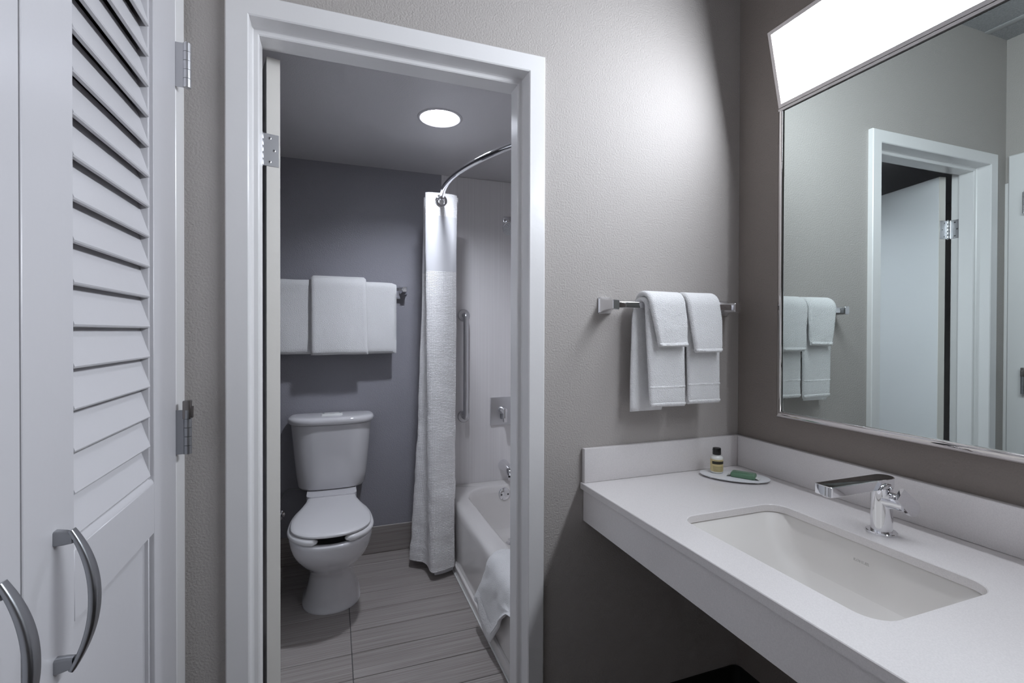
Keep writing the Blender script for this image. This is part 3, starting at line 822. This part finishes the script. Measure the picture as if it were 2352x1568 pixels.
towel('washcloth', 'white washcloth folded over the hand towel nearer the mirror', 'washcloth', -0.31, -0.17, YBAR, ZBAR, 0.0285, 0.017, 1.222, 1.25,
      lin((-1, -0.30), (0, -0.306), (0.1, -0.306), (1, -0.284)), lin((-1, -0.17), (0, -0.180), (0.4, -0.172), (1, -0.178)), 'washcloths over the hand towels', seed=11.2, flare=0.010, amp=0.003)
YB2, ZB2 = YB - 0.060, 1.530
towel('bath_towel', 'wide white bath towel on the bar above the toilet', 'towel', -1.66, -1.02, YB2, ZB2, 0.0125, 0.024, 1.163, 1.175,
      lin((-1, -1.655), (1, -1.660)), lin((-1, -1.03), (0, -1.018), (1, -1.020)), seed=2.2, flare=0.012, amp=0.005, hems=False)
towel('hand_towel', 'thick white towel folded over the middle of the bath towel', 'towel', -1.48, -1.19, YB2, ZB2, 0.038, 0.024, 1.160, 1.20,
      lin((-1, -1.45), (0, -1.472), (1, -1.470)), lin((-1, -1.2), (0, -1.186), (1, -1.176)), seed=6.4, flare=0.018, amp=0.005, hems=False)

# ------------------------------------------------------------------ toilet
TX = -1.364
to = thing('toilet', 'white two-piece toilet with closed lid against the charcoal wall', 'toilet', (TX, 1.2, 0))
def dring(z, hw, yf, yb, p=3.2, n=44, cx=TX):
    """D-shaped plan: flat back, rounded front corners"""
    pts = []
    for k in range(n):
        a = 2 * PI * k / n
        c, s = math.cos(a), math.sin(a)
        x = hw * math.copysign(abs(c) ** (2 / p), c)
        if s < 0: y = yb - (yb - yf) * (0.30 + 0.70 * abs(s) ** (2 / p)) if True else 0
        else: y = yb - (yb - yf) * 0.30 * (1 - abs(s) ** (2 / 7.0)) 
        pts.append(Vector((cx + x, y, z)))
    return pts
bm = NB(); rings = []
for z, hw, yf, yb in ((0.447, 0.150, 1.405, 1.55), (0.452, 0.165, 1.39, 1.556), (0.465, 0.174, 1.384, 1.558), (0.52, 0.181, 1.378, 1.56), (0.65, 0.194, 1.372, 1.562), (0.793, 0.206, 1.367, 1.564)):
    rings.append(dring(z, hw, yf, yb))
loft(bm, rings); finish('tank', bm, 'porcelain', to, 60)
bm = NB(); rings = []
for z, hw, yf, yb in ((0.7955, 0.205, 1.362, 1.566), (0.797, 0.214, 1.357, 1.568), (0.806, 0.2205, 1.352, 1.569), (0.820, 0.2205, 1.352, 1.569), (0.829, 0.215, 1.357, 1.567), (0.8335, 0.203, 1.368, 1.562), (0.835, 0.185, 1.385, 1.55)):
    rings.append(dring(z, hw, yf, yb))
loft(bm, rings); li = finish('tank_lid', bm, 'porcelain', to, 60)
bm = NB(); loft(bm, [[Vector((p.x, p.y, z)) for p in rrect(TX - 0.054 + i, TX + 0.054 - i, 1.43 + i, 1.50 - i, 0.006, 0, 4)] for z, i in ((0.835, 0), (0.840, 0.001), (0.842, 0.003))]); fb = finish('flush_button', bm, 'white_plastic', li, 50)
for s in (-1, 1):
    bm = NB(); lathe(bm, [(0.007, 0), (0.007, 0.0012), (0.005, 0.0016)], (TX + s * 0.044, 1.478, 0.842), seg=16); finish('button_mark', bm, 'satin_nickel', fb)
boxo('button_label', 'satin_nickel', fb, TX - 0.012, TX + 0.012, 1.445, 1.449, 0.842, 0.8424)
# bowl with pedestal: one continuous loft
def egg(z, hw, yf, yb, ym=None, n=48, p=2.15, cx=TX):
    ym = ym if ym is not None else yf + hw * 1.15
    pts = []
    for k in range(n):
        a = 2 * PI * k / n
        c, s = math.cos(a), math.sin(a)
        x = hw * math.copysign(abs(c) ** (2 / p), c)
        q = abs(s) ** (2 / p)
        y = ym - (ym - yf) * q if s < 0 else ym + (yb - ym) * q
        pts.append(Vector((cx + x, y, z)))
    return pts
bm = NB(); rings = []
for z, hw, yf, yb in ((0.0, 0.132, 1.000, 1.50), (0.006, 0.1325, 0.999, 1.50), (0.010, 0.129, 1.003, 1.50), (0.05, 0.118, 1.006, 1.49), (0.10, 0.106, 1.006, 1.48), (0.15, 0.097, 0.998, 1.46), (0.185, 0.0965, 0.978, 1.45), (0.21, 0.104, 0.950, 1.44), (0.235, 0.122, 0.914, 1.43), (0.26, 0.140, 0.880, 1.42), (0.29, 0.156, 0.847, 1.40), (0.32, 0.167, 0.822, 1.39), (0.35, 0.174, 0.805, 1.38), (0.375, 0.177, 0.796, 1.38), (0.388, 0.177, 0.794, 1.38), (0.393, 0.173, 0.798, 1.378),
                      (0.3935, 0.150, 0.822, 1.30), (0.385, 0.142, 0.832, 1.28), (0.33, 0.12, 0.87, 1.2), (0.26, 0.07, 0.95, 1.1)):
    rings.append(egg(z, hw, yf, yb))
loft(bm, rings); finish('bowl', bm, 'porcelain', to, 70)
bm = NB(); loft(bm, [[Vector((p.x, p.y, z)) for p in rrect(TX - w, TX + w, 1.30, 1.53, 0.03, 0, 5)] for z, w in ((0.30, 0.09), (0.36, 0.115), (0.40, 0.122), (0.447, 0.122))]); finish('tank_deck', bm, 'porcelain', to, 60)
# open-front seat
bm = NB(); rings = []
n = 60
pth = []
for k in range(n + 1):
    a = -PI / 2 + 0.34 + (2 * PI - 0.68) * k / n
    c, s = math.cos(a), math.sin(a)
    hw, yf, yb, ym = 0.1575, 0.812, 1.33, 0.985
    x = hw * math.copysign(abs(c) ** (2 / 2.15), c); q = abs(s) ** (2 / 2.15)
    y = ym - (ym - yf) * q if s < 0 else ym + (yb - ym) * q
    pth.append(Vector((TX + x, y, 0.4085)))
for i, p in enumerate(pth):
    t = (pth[min(i + 1, n)] - pth[max(i - 1, 0)]).normalized(); nn = Vector((t.y, -t.x, 0))
    e = min(i, n - i); sc = {0: 0.35, 1: 0.8}.get(e, 1.0)
    ring = []
    for q in range(14):
        aa = 2 * PI * q / 14
        cc, ss = math.cos(aa), math.sin(aa)
        ring.append(p + nn * (0.0255 * sc * math.copysign(abs(cc) ** 0.75, cc)) + Vector((0, 0, 0.0140 * (sc if e < 1 else 1) * math.copysign(abs(ss) ** 0.75, ss))))
    rings.append(ring)
loft(bm, rings); finish('seat', bm, 'seat_plastic', to, 70)
def lidring(z, ins):
    pts = []
    hw, yf, ym = 0.170 - ins, 0.802 + ins, 0.975
    for k in range(41):
        a = PI + PI * k / 40 
        c, s = math.cos(a), math.sin(a)
        pts.append(Vector((TX + hw * math.copysign(abs(c) ** (2 / 2.2), c), ym - (ym - yf) * abs(s) ** (2 / 2.2), z)))
    # sides taper to the hinge bar
    for xx, yy in ((0.170, 1.02), (0.162, 1.08), (0.149, 1.14), (0.134, 1.20), (0.121, 1.26), (0.117, 1.30), (0.116, 1.338)):
        pts.append(Vector((TX + xx - ins, yy - (ins if yy > 1.33 else 0), z)))
    for xx, yy in reversed(((0.170, 1.02), (0.162, 1.08), (0.149, 1.14), (0.134, 1.20), (0.121, 1.26), (0.117, 1.30), (0.116, 1.338))):
        pts.append(Vector((TX - xx + ins, yy - (ins if yy > 1.33 else 0), z)))
    return pts
bm = NB(); loft(bm, [lidring(0.4255, 0.004), lidring(0.427, 0.001), lidring(0.434, 0.0), lidring(0.4385, 0.004), lidring(0.4405, 0.018), lidring(0.441, 0.030)])
finish('lid', bm, 'seat_plastic', to, 50)
bm = NB(); tube(bm, [(TX - 0.105, 1.333, 0.431), (TX + 0.105, 1.333, 0.431)], 0.014, 16); finish('seat_hinge', bm, 'seat_plastic', to, 50)
sv = thing('supply_valve', 'small chrome water stop valve on the wall beside the toilet', 'valve', (-1.615, YB, 0.2))
bm = NB(); lathe(bm, [(0.024, 0), (0.022, 0.004), (0.010, 0.006), (0.008, 0.05)], (-1.628, YB - 0.0005, 0.285), (0, -1, 0), 24); finish('escutcheon', bm, 'chrome', sv, 40)
bm = NB(); lathe(bm, [(0.016, 0), (0.019, 0.004), (0.016, 0.010)], (-1.628, YB - 0.052, 0.285), (0, -1, 0), 20, sy=0.6); finish('valve_handle', bm, 'chrome', sv, 40)
bm = NB(); tube(bm, catmull([(-1.628, YB - 0.04, 0.29), (-1.628, YB - 0.04, 0.36), (-1.59, YB - 0.04, 0.425), (-1.53, YB - 0.05, 0.43), (-1.50, YB - 0.06, 0.446)], 6), 0.0045, 10); finish('supply_hose', bm, 'satin_nickel', sv, 60)

# ------------------------------------------------------------------ bathtub
tb = thing('bathtub', 'white alcove bathtub with rounded rim behind the shower curtain', 'bathtub', (-0.37, 0.86, 0))
bm = NB(); rings = []
ya, yb_ = WT + 0.001, YB - 0.001
for z, x0, r in ((0.0, -0.735, 0.004), (0.30, -0.735, 0.004), (0.322, -0.733, 0.004), (0.335, -0.727, 0.005), (0.3425, -0.715, 0.006), (0.3445, -0.700, 0.008)):
    rings.append(rrect(x0, -0.001, ya, yb_, r, z, 12))
for z, ins, r in ((0.3445, 0.0, 0.17), (0.342, 0.010, 0.165), (0.334, 0.018, 0.16), (0.30, 0.027, 0.15), (0.22, 0.040, 0.14), (0.14, 0.055, 0.13), (0.10, 0.072, 0.12), (0.082, 0.095, 0.10), (0.076, 0.13, 0.08)):
    rings.append(rrect(-0.648 + ins, -0.07 - ins, 0.25 + ins * 1.6, 1.485 - ins * 0.9, r, z, 12))
loft(bm, rings, False, True); finish('tub_shell', bm, 'tub_enamel', tb, 60)
boxo('apron_ledge', 'tub_enamel', tb, -0.750, -0.7345, ya, yb_, 0.0005, 0.046, 0.004, 3)
bm = NB(); tube(bm, [(-0.752, ya, 0.003), (-0.752, yb_, 0.003)], 0.004, 8); finish('caulk_line', bm, 'white_plastic', tb)
bm = NB(); lathe(bm, [(0.038, 0), (0.0385, 0.004), (0.034, 0.0095), (0.02, 0.0115), (0.0, 0.012)], (-0.372, 1.462, 0.292), (0, -1, 0.12), 36); op = finish('overflow_plate', bm, 'chrome', tb, 50)
for s in (-1, 1): 
    bm = NB(); lathe(bm, [(0.0055, 0), (0.0055, 0.0015), (0.004, 0.002)], (-0.372 + s * 0.021, 1.4515, 0.292), (0, -1, 0.12), 12); finish('screw', bm, 'screw_dark', op)
bm = NB(); lathe(bm, [(0.034, 0), (0.034, 0.003), (0.024, 0.005), (0.012, 0.006), (0.010, 0.016), (0.022, 0.018), (0.0225, 0.022), (0.012, 0.025), (0.005, 0.030), (0.004, 0.036), (0.0, 0.037)], (-0.396, 1.262, 0.0745), seg=32); finish('drain', bm, 'chrome', tb, 40)
# surround panel on the plumbing wall
bm = NB(); box(bm, -0.743, -0.0005, YB - 0.006, YB - 0.0002, 0.345, ZB - 0.001, 0.001, 1)
struct('wall_surround', bm, 'surround_panel', 'pale ribbed shower surround panel behind the tub', smooth=20)

# grab bar
YS = YB - 0.006
gb = thing('grab_bar', 'vertical stainless steel grab bar on the shower surround', 'grab bar', (-0.6, YS, 0.75))
gx = -0.602
bm = NB(); tube(bm, [(gx, YS - 0.004, 1.388)] + bez((gx, YS - 0.025, 1.388), (gx, YS - 0.052, 1.388), (gx, YS - 0.052, 1.388), (gx, YS - 0.052, 1.352), 8) + bez((gx, YS - 0.052, 0.800), (gx, YS - 0.052, 0.765), (gx, YS - 0.052, 0.765), (gx, YS - 0.025, 0.765), 8) + [(gx, YS - 0.004, 0.765)], 0.0155, 20); finish('bar', bm, 'brushed_steel', gb, 60)
for z in (1.388, 0.765):
    bm = NB(); lathe(bm, [(0.038, 0), (0.038, 0.003), (0.034, 0.008), (0.017, 0.010)], (gx, YS - 0.0003, z), (0, -1, 0), 32); finish('wall_flange', bm, 'brushed_steel', gb, 40)

# shower valve
vx, vz = -0.345, 0.786
va = thing('shower_valve', 'square chrome shower valve with lever handle on the surround', 'shower valve', (vx, YS, 0.70))
boxo('valve_plate', 'brushed_steel', va, vx - 0.085, vx + 0.085, YS - 0.009, YS - 0.0003, vz - 0.088, vz + 0.088, 0.003, 2)
bm = NB(); lathe(bm, [(0.024, 0), (0.024, 0.03), (0.022, 0.034), (0.020, 0.06), (0.018, 0.063)], (vx - 0.012, YS - 0.009, vz + 0.008), (0, -1, 0), 28); kb = finish('valve_knob', bm, 'chrome', va, 40)
bm = NB(); box(bm, vx - 0.022, vx + 0.004, YS - 0.076, YS - 0.056, vz - 0.062, vz + 0.024, 0.006, 3); finish('valve_lever', bm, 'chrome', kb, 50)
bm = NB(); box(bm, vx - 0.020, vx - 0.004, YS - 0.022, YS - 0.012, vz - 0.05, vz, 0.004, 3); finish('temperature_stop', bm, 'satin_nickel', kb, 50)
# tub spout
tx_, tz_ = -0.340, 0.440
ts = thing('tub_spout', 'chrome tub spout below the shower valve', 'tub spout', (tx_, YS, 0.40))
bm = NB(); tube(bm, [(tx_, YS - 0.0005, tz_), (tx_, YS - 0.012, tz_), (tx_ + 0.0, YS - 0.06, tz_ - 0.002), (tx_, YS - 0.10, tz_ - 0.008), (tx_, YS - 0.125, tz_ - 0.02), (tx_, YS - 0.135, tz_ - 0.036)], [0.036, 0.034, 0.030, 0.027, 0.023, 0.018], 24); finish('spout_body', bm, 'chrome', ts, 60)
bm = NB(); lathe(bm, [(0.016, 0), (0.017, 0.004), (0.0165, 0.02)], (tx_, YS - 0.135, tz_ - 0.058), seg=20); finish('spout_outlet', bm, 'chrome', ts, 40)
# shower head
hx_, hz_ = -0.316, 1.988
sh = thing('wall_shower', 'chrome round shower head on the surround wall', 'shower head', (hx_, YS, 1.9))
bm = NB(); loft(bm, [[Vector((hx_ + p.x, YS - d, hz_ + p.y)) for p in rrect(-h, h, -h, h, 0.004, 0, 3)] for d, h in ((0.0003, 0.030), (0.005, 0.030), (0.008, 0.026))]); finish('wall_plate', bm, 'chrome', sh, 35)
bm = NB(); tube(bm, catmull([(hx_, YS - 0.006, hz_), (hx_ - 0.008, YS - 0.03, hz_ - 0.003), (hx_ - 0.018, YS - 0.06, hz_ - 0.016), (hx_ - 0.026, YS - 0.085, hz_ - 0.038)], 6), 0.0105, 16); finish('shower_arm', bm, 'chrome', sh, 60)
ax = Vector((-0.10, -0.72, -0.58)).normalized()
hp = Vector((hx_ - 0.025, YS - 0.082, hz_ - 0.036))
bm = NB(); lathe(bm, [(0.012, 0), (0.016, 0.008), (0.016, 0.018), (0.024, 0.028), (0.043, 0.042), (0.046, 0.050), (0.046, 0.058), (0.044, 0.060)], hp, ax, 36); hd = finish('spray_head', bm, 'chrome', sh, 50)
bm = NB(); lathe(bm, [(0.043, 0.0595), (0.042, 0.0612), (0.0, 0.0614)], hp, ax, 36); fcx = finish('spray_face', bm, 'satin_nickel', hd, 40)
nref = Vector((1, 0, 0)); nref = (nref - ax * nref.dot(ax)).normalized(); bref = ax.cross(nref)
bm = NB()
for rr_, cnt in ((0.012, 6), (0.023, 10), (0.034, 15)):
    for k in range(cnt):
        a = 2 * PI * k / cnt
        lathe(bm, [(0.0017, 0.061), (0.0012, 0.0632)], hp + nref * rr_ * math.cos(a) + bref * rr_ * math.sin(a), ax, 6)
nz = finish('spray_nozzles', bm, 'white_plastic', hd); nz['kind'] = 'stuff'

# ------------------------------------------------------------------ curtain rod and curtain
RZ = 1.985
cr = thing('curtain_rod', 'curved chrome shower curtain rod above the tub', 'curtain rod', (-0.78, 0.86, RZ))
RODP = [(-0.745, YB - 0.007), (-0.785, 1.42), (-0.822, 1.19), (-0.850, 1.0), (-0.853, 0.85), (-0.838, 0.72), (-0.802, 0.57), (-0.757, 0.44), (-0.715, 0.34), (-0.65, 0.215), (-0.615, WT + 0.002)]
rod = catmull([(x, y, RZ) for x, y in RODP], 8)
bm = NB(); tube(bm, rod, 0.0127, 20); finish('rod', bm, 'chrome', cr, 60)
for p, axx in (((-0.745, YB - 0.0065, RZ), (0, -1, 0)), ((-0.615, WT + 0.0005, RZ), (0, 1, 0))):
    bm = NB(); lathe(bm, [(0.034, 0), (0.034, 0.003), (0.026, 0.012), (0.016, 0.018)], p, axx, 28); finish('rod_flange', bm, 'chrome', cr, 40)

cu = thing('shower_curtain', 'white waffle weave shower curtain bunched at the far end of the tub', 'curtain', (-0.84, 1.3, 0.03))
ZTOP, ZBAND, ZSHEER, ZBOT = 2.018, 1.897, 1.604, 0.045
# folded plan path: key points for the top and for the hem (x, y), front fold first
TOPK = [(-0.733, 1.215), (-0.76, 1.200), (-0.82, 1.193), (-0.88, 1.196), (-0.904, 1.212), (-0.88, 1.232), (-0.80, 1.238), (-0.725, 1.250), (-0.715, 1.270), (-0.75, 1.285), (-0.83, 1.290), (-0.885, 1.302), (-0.89, 1.322), (-0.85, 1.338), (-0.77, 1.345), (-0.72, 1.36), (-0.72, 1.38), (-0.77, 1.395), (-0.84, 1.402), (-0.865, 1.42), (-0.83, 1.44), (-0.75, 1.45), (-0.71, 1.47)]
BOTK = [(-0.7545, 1.165), (-0.775, 1.150), (-0.82, 1.135), (-0.87, 1.130), (-0.888, 1.150), (-0.890, 1.19), (-0.893, 1.235), (-0.905, 1.262), (-0.925, 1.285), (-0.950, 1.300), (-0.968, 1.325), (-0.955, 1.355), (-0.91, 1.372), (-0.85, 1.375), (-0.79, 1.372), (-0.772, 1.39), (-0.79, 1.41), (-0.85, 1.42), (-0.90, 1.43), (-0.885, 1.455), (-0.83, 1.46), (-0.785, 1.47), (-0.772, 1.49)]
def curtain_grid(z0, z1, nz, off=0.0):
    rings = []
    for i in range(nz + 1):
        z = z0 + (z1 - z0) * i / nz
        t = (ZTOP - z) / (ZTOP - ZBOT)
        s = t ** 1.25
        keys = [Vector((a[0] + (b[0] - a[0]) * s, a[1] + (b[1] - a[1]) * s, z)) for a, b in zip(TOPK, BOTK)]
        line = catmull(keys, 5)
        out = []
        for j, p in enumerate(line):
            low = max(0.0, min(1.0, (1.15 - z) / 0.4))
            wob = 0.005 * noise.noise(Vector((j * 0.16, z * 2.3, 1.7))) + 0.0022 * noise.noise(Vector((j * 0.4, z * 9, 4.0))) + low * 0.0045 * noise.noise(Vector((j * 0.10 + z * 5.0, z * 11 - j * 0.12, 7.3))) + low * 0.002 * noise.noise(Vector((j * 0.05, z * 38, 2.1)))
            wob *= min(1, t * 4)
            a = line[max(j - 1, 0)]; b = line[min(j + 1, len(line) - 1)]
            tg = (b - a); tg.z = 0; tg.normalize(); nn = Vector((tg.y, -tg.x, 0))
            q = p + nn * (wob + off)
            if q.x > -0.7535 and z < 0.40: q.x = -0.7535
            out.append(q)
        rings.append(out)
    return rings
def arcl(ring):
    s = [0.0]
    for a, b in zip(ring, ring[1:]): s.append(s[-1] + (b - a).length)
    return s
def curtain_part(name, z0, z1, nz, m, off=0.0, thick=0.0):
    rg = curtain_grid(z0, z1, nz, off)
    ar = arcl(rg[0])
    bm = NB(); loft(bm, rg, False, False, closed=False, uvs=lambda i, j: (ar[j], rg[i][j].z))
    o = finish(name, bm, m, cu, 75)
    return o
body = curtain_part('curtain_body', ZBOT, ZSHEER, 130, 'waffle_cloth')
curtain_part('sheer_window', ZSHEER, ZBAND, 14, 'sheer_cloth')
curtain_part('top_band', ZBAND, ZTOP, 8, 'waffle_cloth')
for z in (ZSHEER, ZBAND):
    rg = curtain_grid(z - 0.004, z + 0.004, 2, 0.0035)
    bm = NB(); loft(bm, rg, False, False, closed=False, uvs=lambda i, j: (j * 0.01, rg[i][j].z)); finish('seam', bm, 'liner', cu, 75)
rg = curtain_grid(ZBOT - 0.002, ZBOT + 0.022, 2, 0.0016)
bm = NB(); loft(bm, rg, False, False, closed=False, uvs=lambda i, j: (j * 0.01, rg[i][j].z)); finish('bottom_hem', bm, 'waffle_cloth', cu, 75)
# plain vertical hem along the leading edge
def hemstrip():
    rg = curtain_grid(ZBOT + 0.002, ZTOP, 60, 0.0042)
    rg = [r[0:8] for r in rg]
    bm = NB(); loft(bm, rg, False, False, closed=False, uvs=lambda i, j: (j * 0.01, rg[i][j].z)); finish('edge_hem', bm, 'sheer_cloth', cu, 75)
hemstrip()
# liner showing beneath the front fold
bm = NB()
lk = [(-0.7565, 1.185), (-0.79, 1.170), (-0.83, 1.158), (-0.862, 1.160), (-0.845, 1.185)]
A = [[Vector((p.x, p.y + 0.03 * (z > 0.2), z)) for p in catmull([(x, y, 0) for x, y in lk], 5)] for z in (0.018, 0.03, 0.3, 0.7)]
loft(bm, A, False, False, closed=False); finish('liner', bm, 'sheer_cloth', cu, 75)
def rodpoint(y):
    return min(rod, key=lambda p: abs(p.y - y))
for yy, tilt in ((1.191, 0.35), (1.241, -0.3), (1.293, 0.3), (1.345, -0.3), (1.40, 0.3), (1.447, -0.2)):
    p = rodpoint(yy)
    bm = NB(); axd = Vector((tilt * 0.5, -1, -0.1)).normalized()
    c = Vector((p.x, yy, RZ - 0.010))
    nr = Vector((1, 0, 0)); nr = (nr - axd * nr.dot(axd)).normalized(); br = axd.cross(nr)
    pts = []
    rings = []
    for k in range(28):
        a = 2 * PI * k / 28
        rd = nr * math.cos(a) + br * math.sin(a)
        ring = []
        for q in range(8):
            b = 2 * PI * q / 8
            ring.append(c + rd * (0.0255 + 0.0085 * math.cos(b)) + axd * (0.0035 * math.sin(b)))
        rings.append(ring)
    vr = [[bm.verts.new(v) for v in r] for r in rings]
    for i in range(28):
        for j in range(8):
            bm.faces.new((vr[i][j], vr[i][(j + 1) % 8], vr[(i + 1) % 28][(j + 1) % 8], vr[(i + 1) % 28][j]))
    finish('curtain_ring', bm, 'chrome', cu, 60)

# ------------------------------------------------------------------ cloth over the tub edge
bt = thing('bath_mat', 'thick white terry bath mat draped over the tub edge', 'bath mat', (-0.72, 0.5, 0.05))
bm = NB(); rings = []
nx, ns = 30, 46
def mat_path(v):
    """v 0..1 across y (far to near); returns list of points from inside the tub over the rim down the apron"""
    yfar, ynear = 0.585, 0.20
    hang = interp(((0.0, 0.125), (0.16, 0.135), (0.24, 0.075), (0.32, 0.045), (0.45, 0.05), (0.56, 0.115), (0.72, 0.215), (0.86, 0.275), (1.0, 0.288)), v)
    pts = [(-0.60, 0.300), (-0.632, 0.342), (-0.655, 0.358), (-0.70, 0.361), (-0.728, 0.353), (-0.747, 0.330), (-0.754, 0.295)]
    L = 0.295 - hang
    for k in range(1, 7): pts.append((-0.754 - 0.006 * k / 6 - 0.012 * math.sin(PI * min(1, v * 1.3)) * (k / 6), 0.295 - L * k / 6))
    return yfar + (ynear - yfar) * v, pts
top, bot = [], []
for i in range(nx + 1):
    v = i / nx
    y, pts = mat_path(v)
    line = catmull([(x, 0, z) for x, z in pts], 4)
    cross_t, cross_b = [], []
    for j, p in enumerate(line):
        s = j / (len(line) - 1)
        down = max(0, (s - 0.5) / 0.5)
        yy = y + down * 0.115 * (1 - v) ** 0.8
        fold = 0.016 * math.sin(v * 9.0 + 0.6) * down + 0.006 * noise.noise(Vector((v * 9, s * 6, 2.2)))
        a = line[max(j - 1, 0)]; b = line[min(j + 1, len(line) - 1)]
        tg = (b - a).normalized(); nn = Vector((tg.z, 0, -tg.x)) 
        if nn.dot(Vector((-1, 0, 0.9))) < 0: nn = -nn
        ed = min(v, 1 - v); re = min(1, math.sqrt(max(0.05, 1 - (1 - min(1, ed / 0.05)) ** 2)))
        rs = min(1, math.sqrt(max(0.05, 1 - (1 - min(1, min(s, 1 - s) / 0.04)) ** 2)))
        h = 0.0065 * re * rs
        base = Vector((p.x, yy, p.z)) + nn * (max(fold, -0.002) + 0.004)
        cross_t.append(base + nn * h); cross_b.append(base - nn * h)
    rings.append(cross_t + list(reversed(cross_b)))
loft(bm, rings); finish('mat_cloth', bm, 'terry', bt, 75)
# woven relief bands across the hanging end
NL = len(rings[0]) // 2
for (f0, f1) in ((0.80, 0.90),):
    j0, j1 = int(f0 * NL), int(f1 * NL)
    bm = NB()
    rr_ = []
    for r in rings[2:-2]:
        cc = r[j0:j1 + 1]; inn = list(reversed(r[NL:]))[j0:j1 + 1]
        rr_.append([a + (a - b).normalized() * 0.0022 for a, b in zip(cc, inn)])
    loft(bm, rr_, False, False, closed=False); finish('woven_band', bm, 'terry_band', bt, 75)

# ------------------------------------------------------------------ recessed lamp in the bathroom ceiling
dl = thing('recessed_downlight', 'lit round recessed downlight in the bathroom ceiling', 'light fixture', (LX, LY, ZB))
bm = NB(); lathe(bm, [(LR - 0.004, 0.001), (LR - 0.001, -0.004), (LR + 0.004, -0.0055), (LR + 0.011, -0.003), (LR + 0.012, -0.0003)], (LX, LY, ZB), seg=48, caps=(False, False)); finish('trim_ring', bm, 'ceiling_paint', dl, 60)
bm = NB(); lathe(bm, [(LR - 0.003, 0.0), (0.080, 0.035), (0.072, 0.085), (0.064, 0.12), (0.0, 0.121)], (LX, LY, ZB), seg=48, caps=(False, False)); finish('reflector', bm, 'reflector_white', dl, 60)
bm = NB(); lathe(bm, [(0.0, 0.040), (0.030, 0.042), (0.043, 0.049), (0.049, 0.062), (0.044, 0.087), (0.030, 0.115)], (LX, LY, ZB), seg=40, caps=(False, True)); finish('bulb', bm, 'lamp_bulb', dl, 60)
